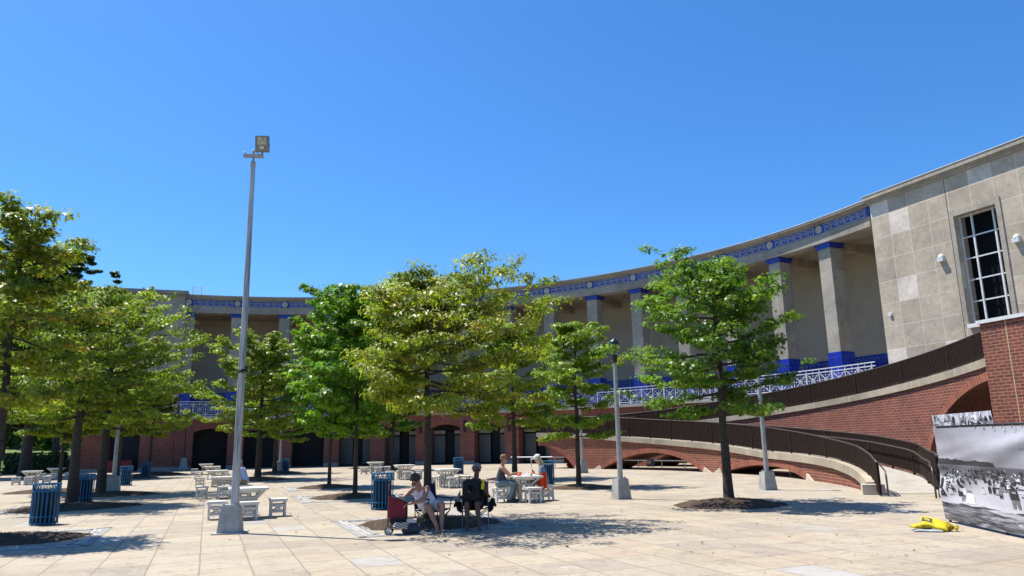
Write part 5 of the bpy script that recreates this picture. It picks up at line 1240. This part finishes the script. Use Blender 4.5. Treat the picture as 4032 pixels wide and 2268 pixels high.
# person with a black backpack on the lap
Lx = lambda x, y, z: (x + .85, y - 16.2, z)
J = dict(hip=Lx(-.88, 16.28, .47), chest=Lx(-.85, 16.26, .93), head=Lx(-.82, 16.2, 1.18), face=(.05, -1, -.1), sR=Lx(-1.04, 16.24, .90), sL=Lx(-.66, 16.24, .91), eR=Lx(-1.08, 16.06, .70), wR=Lx(-1.0, 15.86, .76), eL=Lx(-.60, 16.10, .66), wL=Lx(-.69, 15.98, .86), hL=(-.15, -.35, .9),
         kR=Lx(-1.01, 15.83, .52), kL=Lx(-.80, 15.83, .52), aR=Lx(-1.00, 15.86, .10), aL=Lx(-.76, 15.80, .10), tR=(-.1, -1, 0), tL=(.1, -1, 0))
person((-.85, 16.2, 0), J, 'grey haired person in dark clothes with a black backpack on the lap', 'brown', (.20, .20, .205), 'curly', [('vest', cloth('black_jersey', (.012, .012, .013)), 'tank')], ('shorts', cloth('black_shorts', (.012, .012, .014)), 'short'), ('sandal', cloth('pale_sandal', (.20, .18, .17)), 'sandal'), True)
BLK = cloth('black_nylon', (.010, .010, .011), .2)
bp = empty('backpack', (-.93, 15.93, .55), .06, 'bulky black backpack held upright on the lap of the grey haired person', 'backpack')
fuse('body', [('cap', (-.1, 0, .1), .085, (-.1, 0, .36), .08), ('cap', (.1, 0, .1), .085, (.1, 0, .36), .08), ('cap', (-.09, -.03, .1), .08, (.09, -.03, .1), .08), ('cap', (-.08, 0, .39), .07, (.08, 0, .4), .07), ('cap', (-.07, -.08, .12), .06, (.07, -.08, .2), .06)], BLK, bp, .012, 3)
mb = MB(); mb.tube([(-.05, .0, .45), (-.03, 0, .5), (.03, 0, .5), (.05, 0, .45)], .012, 6)
for s in (-1, 1): mb.tube([(s * .09, -.08, .1), (s * .13, -.12, -.02), (s * .11, -.1, -.13)], .014, 6)
mb.build('straps', BLK, bp)
yb = empty('yellow_bottle', (-.695, 15.93, .80), 0, 'small yellow bottle held up by the grey haired person', 'bottle'); yb.rotation_euler = (.1, .12, 0)
mb = MB(); mb.lathe([(0, 0), (.032, 0), (.034, .02), (.034, .11), (.018, .14)], n=14); mb.build('body', cloth('yellow_plastic', (.75, .60, .02), .05), yb)
mb = MB(); mb.lathe([(.02, .14), (.03, .145), (.03, .20), (.0, .205)], n=14); mb.build('cap', cloth('yellow_cap', (.70, .62, .05), .05), yb)
wb = empty('water_bottle', (-1.21, 15.98, .56), 0, 'clear water bottle in the arm rest holder between the two folding chairs', 'bottle'); wb.rotation_euler = (0, .25, 0)
mb = MB(); mb.lathe([(0, 0), (.032, 0), (.034, .12), (.03, .15), (.014, .185), (.014, .2)], n=14); mb.build('body', mat('cloudy_plastic', (.22, .23, .26), .2), wb); mb = MB(); mb.lathe([(.016, .2), (.016, .222), (0, .224)], n=12); mb.build('cap', M['white_paint'], wb)
# folding chairs
def camp_chair(loc, rz, label, fabric, metal, flaps=False):
    r = empty('folding_chair', loc, rz, label, 'folding chair', 'folding camp chairs under the yellowing tree'); w2, d2 = .27, .24      # faces local +x
    mb = MB(); n = 8
    def seat(u, v): return V(-d2 + 2 * d2 * u, -w2 + 2 * w2 * v, .42 - .07 * math.sin(PI * v) * (1 - .3 * u) + .02 * u)
    def back(u, v): return V(-d2 - .02 - .12 * u + .0 - .05 * math.sin(PI * v), -w2 + 2 * w2 * v, .42 + .50 * u + .04 * math.sin(PI * v) * u * -1)
    for fn_ in (seat, back):
        for i in range(n):
            for j in range(n): mb.face([fn_(i / n, j / n), fn_((i + 1) / n, j / n), fn_((i + 1) / n, (j + 1) / n), fn_(i / n, (j + 1) / n)], smooth=True)
    o = mb.build('fabric', fabric, r); so_ = o.modifiers.new('thick', 'SOLIDIFY'); so_.thickness = .012
    for s in (-1, 1):
        mb = MB(); mb.tube([(-d2, s * w2, .02), (d2, s * w2, .42)], .011, 6); mb.tube([(d2, s * w2, .02), (-d2, s * w2, .42)], .011, 6); mb.tube([(-d2, s * w2, .02), (-d2 - .02, s * w2, .42), (-d2 - .14, s * w2, .95)], .011, 6)
        mb.tube([(d2 - .02, s * w2, .42), (d2 + .04, s * w2, .64)], .010, 6); mb.build('side_frame', metal, r)
        mb = MB(); mb.bar((-d2 - .06, s * (w2 + .01), .64), (d2 + .06, s * (w2 + .02), .645), .06, .022); mb.build('arm_rest', fabric, r)
    for x in (-d2, d2):
        for y in (-w2, w2):
            mb = MB(); mb.tube([(x + (.012 if y > 0 else -.012), y, .02), (x + (.012 if y > 0 else -.012), -y, .40)], .01, 6); mb.ell((x, y, .018), (.025, .025, .018), None, 8, 6); mb.build('crossed_leg', metal, r)
    if flaps:
        for s in (-1, 1):
            fuse('cup_holder', [('cap', (.05, s * (w2 + .10), .56), .055, (.12, s * (w2 + .06), .40), .05), ('cap', (.12, s * (w2 + .1), .56), .04, (.2, s * (w2 + .15), .47), .03), ('cap', (-.05, s * (w2 + .05), .5), .05, (.05, s * (w2 + .03), .36), .04)], fabric, r, .012, 3)
    return r
NAVY = cloth('navy_nylon', (.010, .014, .055)); DK = mat('dark_tube', (.03, .03, .032), .4); GT = mat('grey_tube', (.22, .24, .27), .4, metal=.5)
camp_chair((-1.72, 15.98, 0), rad(-52), 'navy folding chair with the woman in the white tank top', NAVY, DK)
camp_chair((-.86, 16.22, 0), rad(-88), 'black folding chair with grey legs under the person holding the backpack', BLK, GT, True)
# red shopping trolley, bag and box
tro = empty('shopping_trolley', (-2.36, 15.42, 0), .1, 'dark red wheeled shopping trolley with its handle up beside the seated woman', 'trolley')
RED = cloth('burgundy_nylon', (.16, .008, .022), .2, 4)
mb = MB(); n = 10
prof = [(-.17, -.12), (.17, -.12), (.17, .12), (-.17, .12)]
lv = [(.22, .88, .0), (.35, 1.0, 0), (.5, 1.05, .0), (.62, 1.1, .01), (.66, 1.12, .015)]
rings = [[V(x * s + o, y * s, z - (x + .17) * (.22 if i == len(lv) - 1 else .22 * i / len(lv)) + (.10 if i == len(lv) - 1 and x < 0 else 0)) for x, y in prof] for i, (z, s, o) in enumerate(lv)]
for a, b_ in zip(rings, rings[1:]):
    for i in range(4): mb.face([a[i], a[(i + 1) % 4], b_[(i + 1) % 4], b_[i]], smooth=False)
mb.face(list(reversed(rings[0]))); o = mb.build('bag', RED, tro); bv = o.modifiers.new('b', 'BEVEL'); bv.width = .03; bv.segments = 3
mb = MB(); mb.bar((-.12, -.128, .26), (.15, -.128, .26), .02, .12); mb.box((.17, 0, .40), (.05, .22, .34)); mb.build('black_side', BLK, tro)
mb = MB()
for y in (-.05, .05): mb.tube([(-.185, y, .14), (-.19, y, .5), (-.17, y, 1.0)], .011, 6)
mb.tube([(-.17, -.05, .98), (-.165, -.05, 1.03), (-.165, .05, 1.03), (-.17, .05, .98)], .016, 6); mb.build('handle', M['black'], tro)
mb = MB(); mb.box((-.172, 0, .83), (.03, .085, .30)); mb.build('handle_cover', RED, tro)
mb = MB(); mb.tube([(-.16, -.15, .1), (-.16, .15, .1)], .01, 6); mb.tube([(-.16, -.1, .1), (.0, -.1, .24), (.16, -.1, .03)], .009, 6); mb.tube([(-.16, .1, .1), (.0, .1, .24), (.16, .1, .03)], .009, 6); mb.build('frame', M['black'], tro)
for y in (-.16, .16):
    mb = MB(); R = Matrix.Rotation(PI / 2, 3, 'X'); c = V(-.16, y, .085)
    mb.tube([c + V(.072 * math.cos(a * PI / 12), 0, .072 * math.sin(a * PI / 12)) for a in range(25)], .012, 6, caps=False); wh = mb.build('wheel', M['black'], tro)
    mb = MB(); mb.tube([c + V(.055 * math.cos(a * PI / 12), 0, .055 * math.sin(a * PI / 12)) for a in range(25)], .008, 6, caps=False)
    for a in range(6): mb.bar(c, c + V(.055 * math.cos(a * PI / 3 + .3), 0, .055 * math.sin(a * PI / 3 + .3)), .014, .01)
    mb.tube([c - V(0, .015, 0), c + V(0, .015, 0)], .018, 8); mb.build('rim', mat('pale_plastic', (.6, .6, .58), .5), wh)
m, nt_, b = new_mat('striped_fabric'); tc = N(nt_, 'TexCoord'); sep = N(nt_, 'SeparateXYZ'); L(nt_, tc.outputs['Object'], sep.inputs[0])
st = math_n(nt_, 'FRACT', math_n(nt_, 'MULTIPLY', math_n(nt_, 'ADD', sep.outputs[2], math_n(nt_, 'MULTIPLY', sep.outputs[0], .35)), 24)); L(nt_, ramp(nt_, st, [(0, (.05, .05, .06)), (.42, (.06, .06, .07)), (.5, (.42, .40, .38)), (1, (.45, .42, .40))]), b.inputs['Base Color']); b.inputs['Roughness'].default_value = .85
so_ = fuse('striped_bag', [('cap', (-.1, 0, .05), .045, (.12, 0, .05), .045), ('cap', (-.08, 0, .1), .04, (.1, 0, .1), .04)], m, None, .01, 2); so_.location = (-2.28, 15.22, .11); tag(so_, 'black and cream striped bag on the foot of the red trolley', 'bag')
tw = fuse('striped_towel', [('cap', (-.1, 0, .03), .045, (.0, .02, .06), .05), ('cap', (0, 0, .05), .05, (.12, -.02, .02), .045), ('ell', (.05, -.04, .05), (.08, .05, .04))], m, None, .01, 2); tw.location = (-2.36, 15.40, .66); tag(tw, 'grey striped towel and plastic bag spilling from the open red trolley', 'towel')
small('duffel_bag', 'dark slate cloth bag on the ground between the trolley and the chair', 'bag', (-2.06, 15.36, 0), [('cap', (-.13, 0, .09), .08, (.1, .01, .11), .09), ('cap', (.1, 0, .14), .06, (-.02, 0, .17), .05)], cloth('slate_nylon', (.035, .042, .065)), .25, .011)
bx = empty('food_box', (-2.08, 15.38, .225), .2, 'clear and white food box lying on the dark slate bag', 'box'); mb = MB(); mb.box((0, 0, .025), (.19, .11, .05), taper=1.06); mb.build('box', mat('clear_box', (.45, .48, .50), .25), bx); mb = MB(); mb.box((0, 0, .058), (.2, .12, .014)); mb.build('lid', mat('white_lid', (.65, .66, .68), .4), bx)
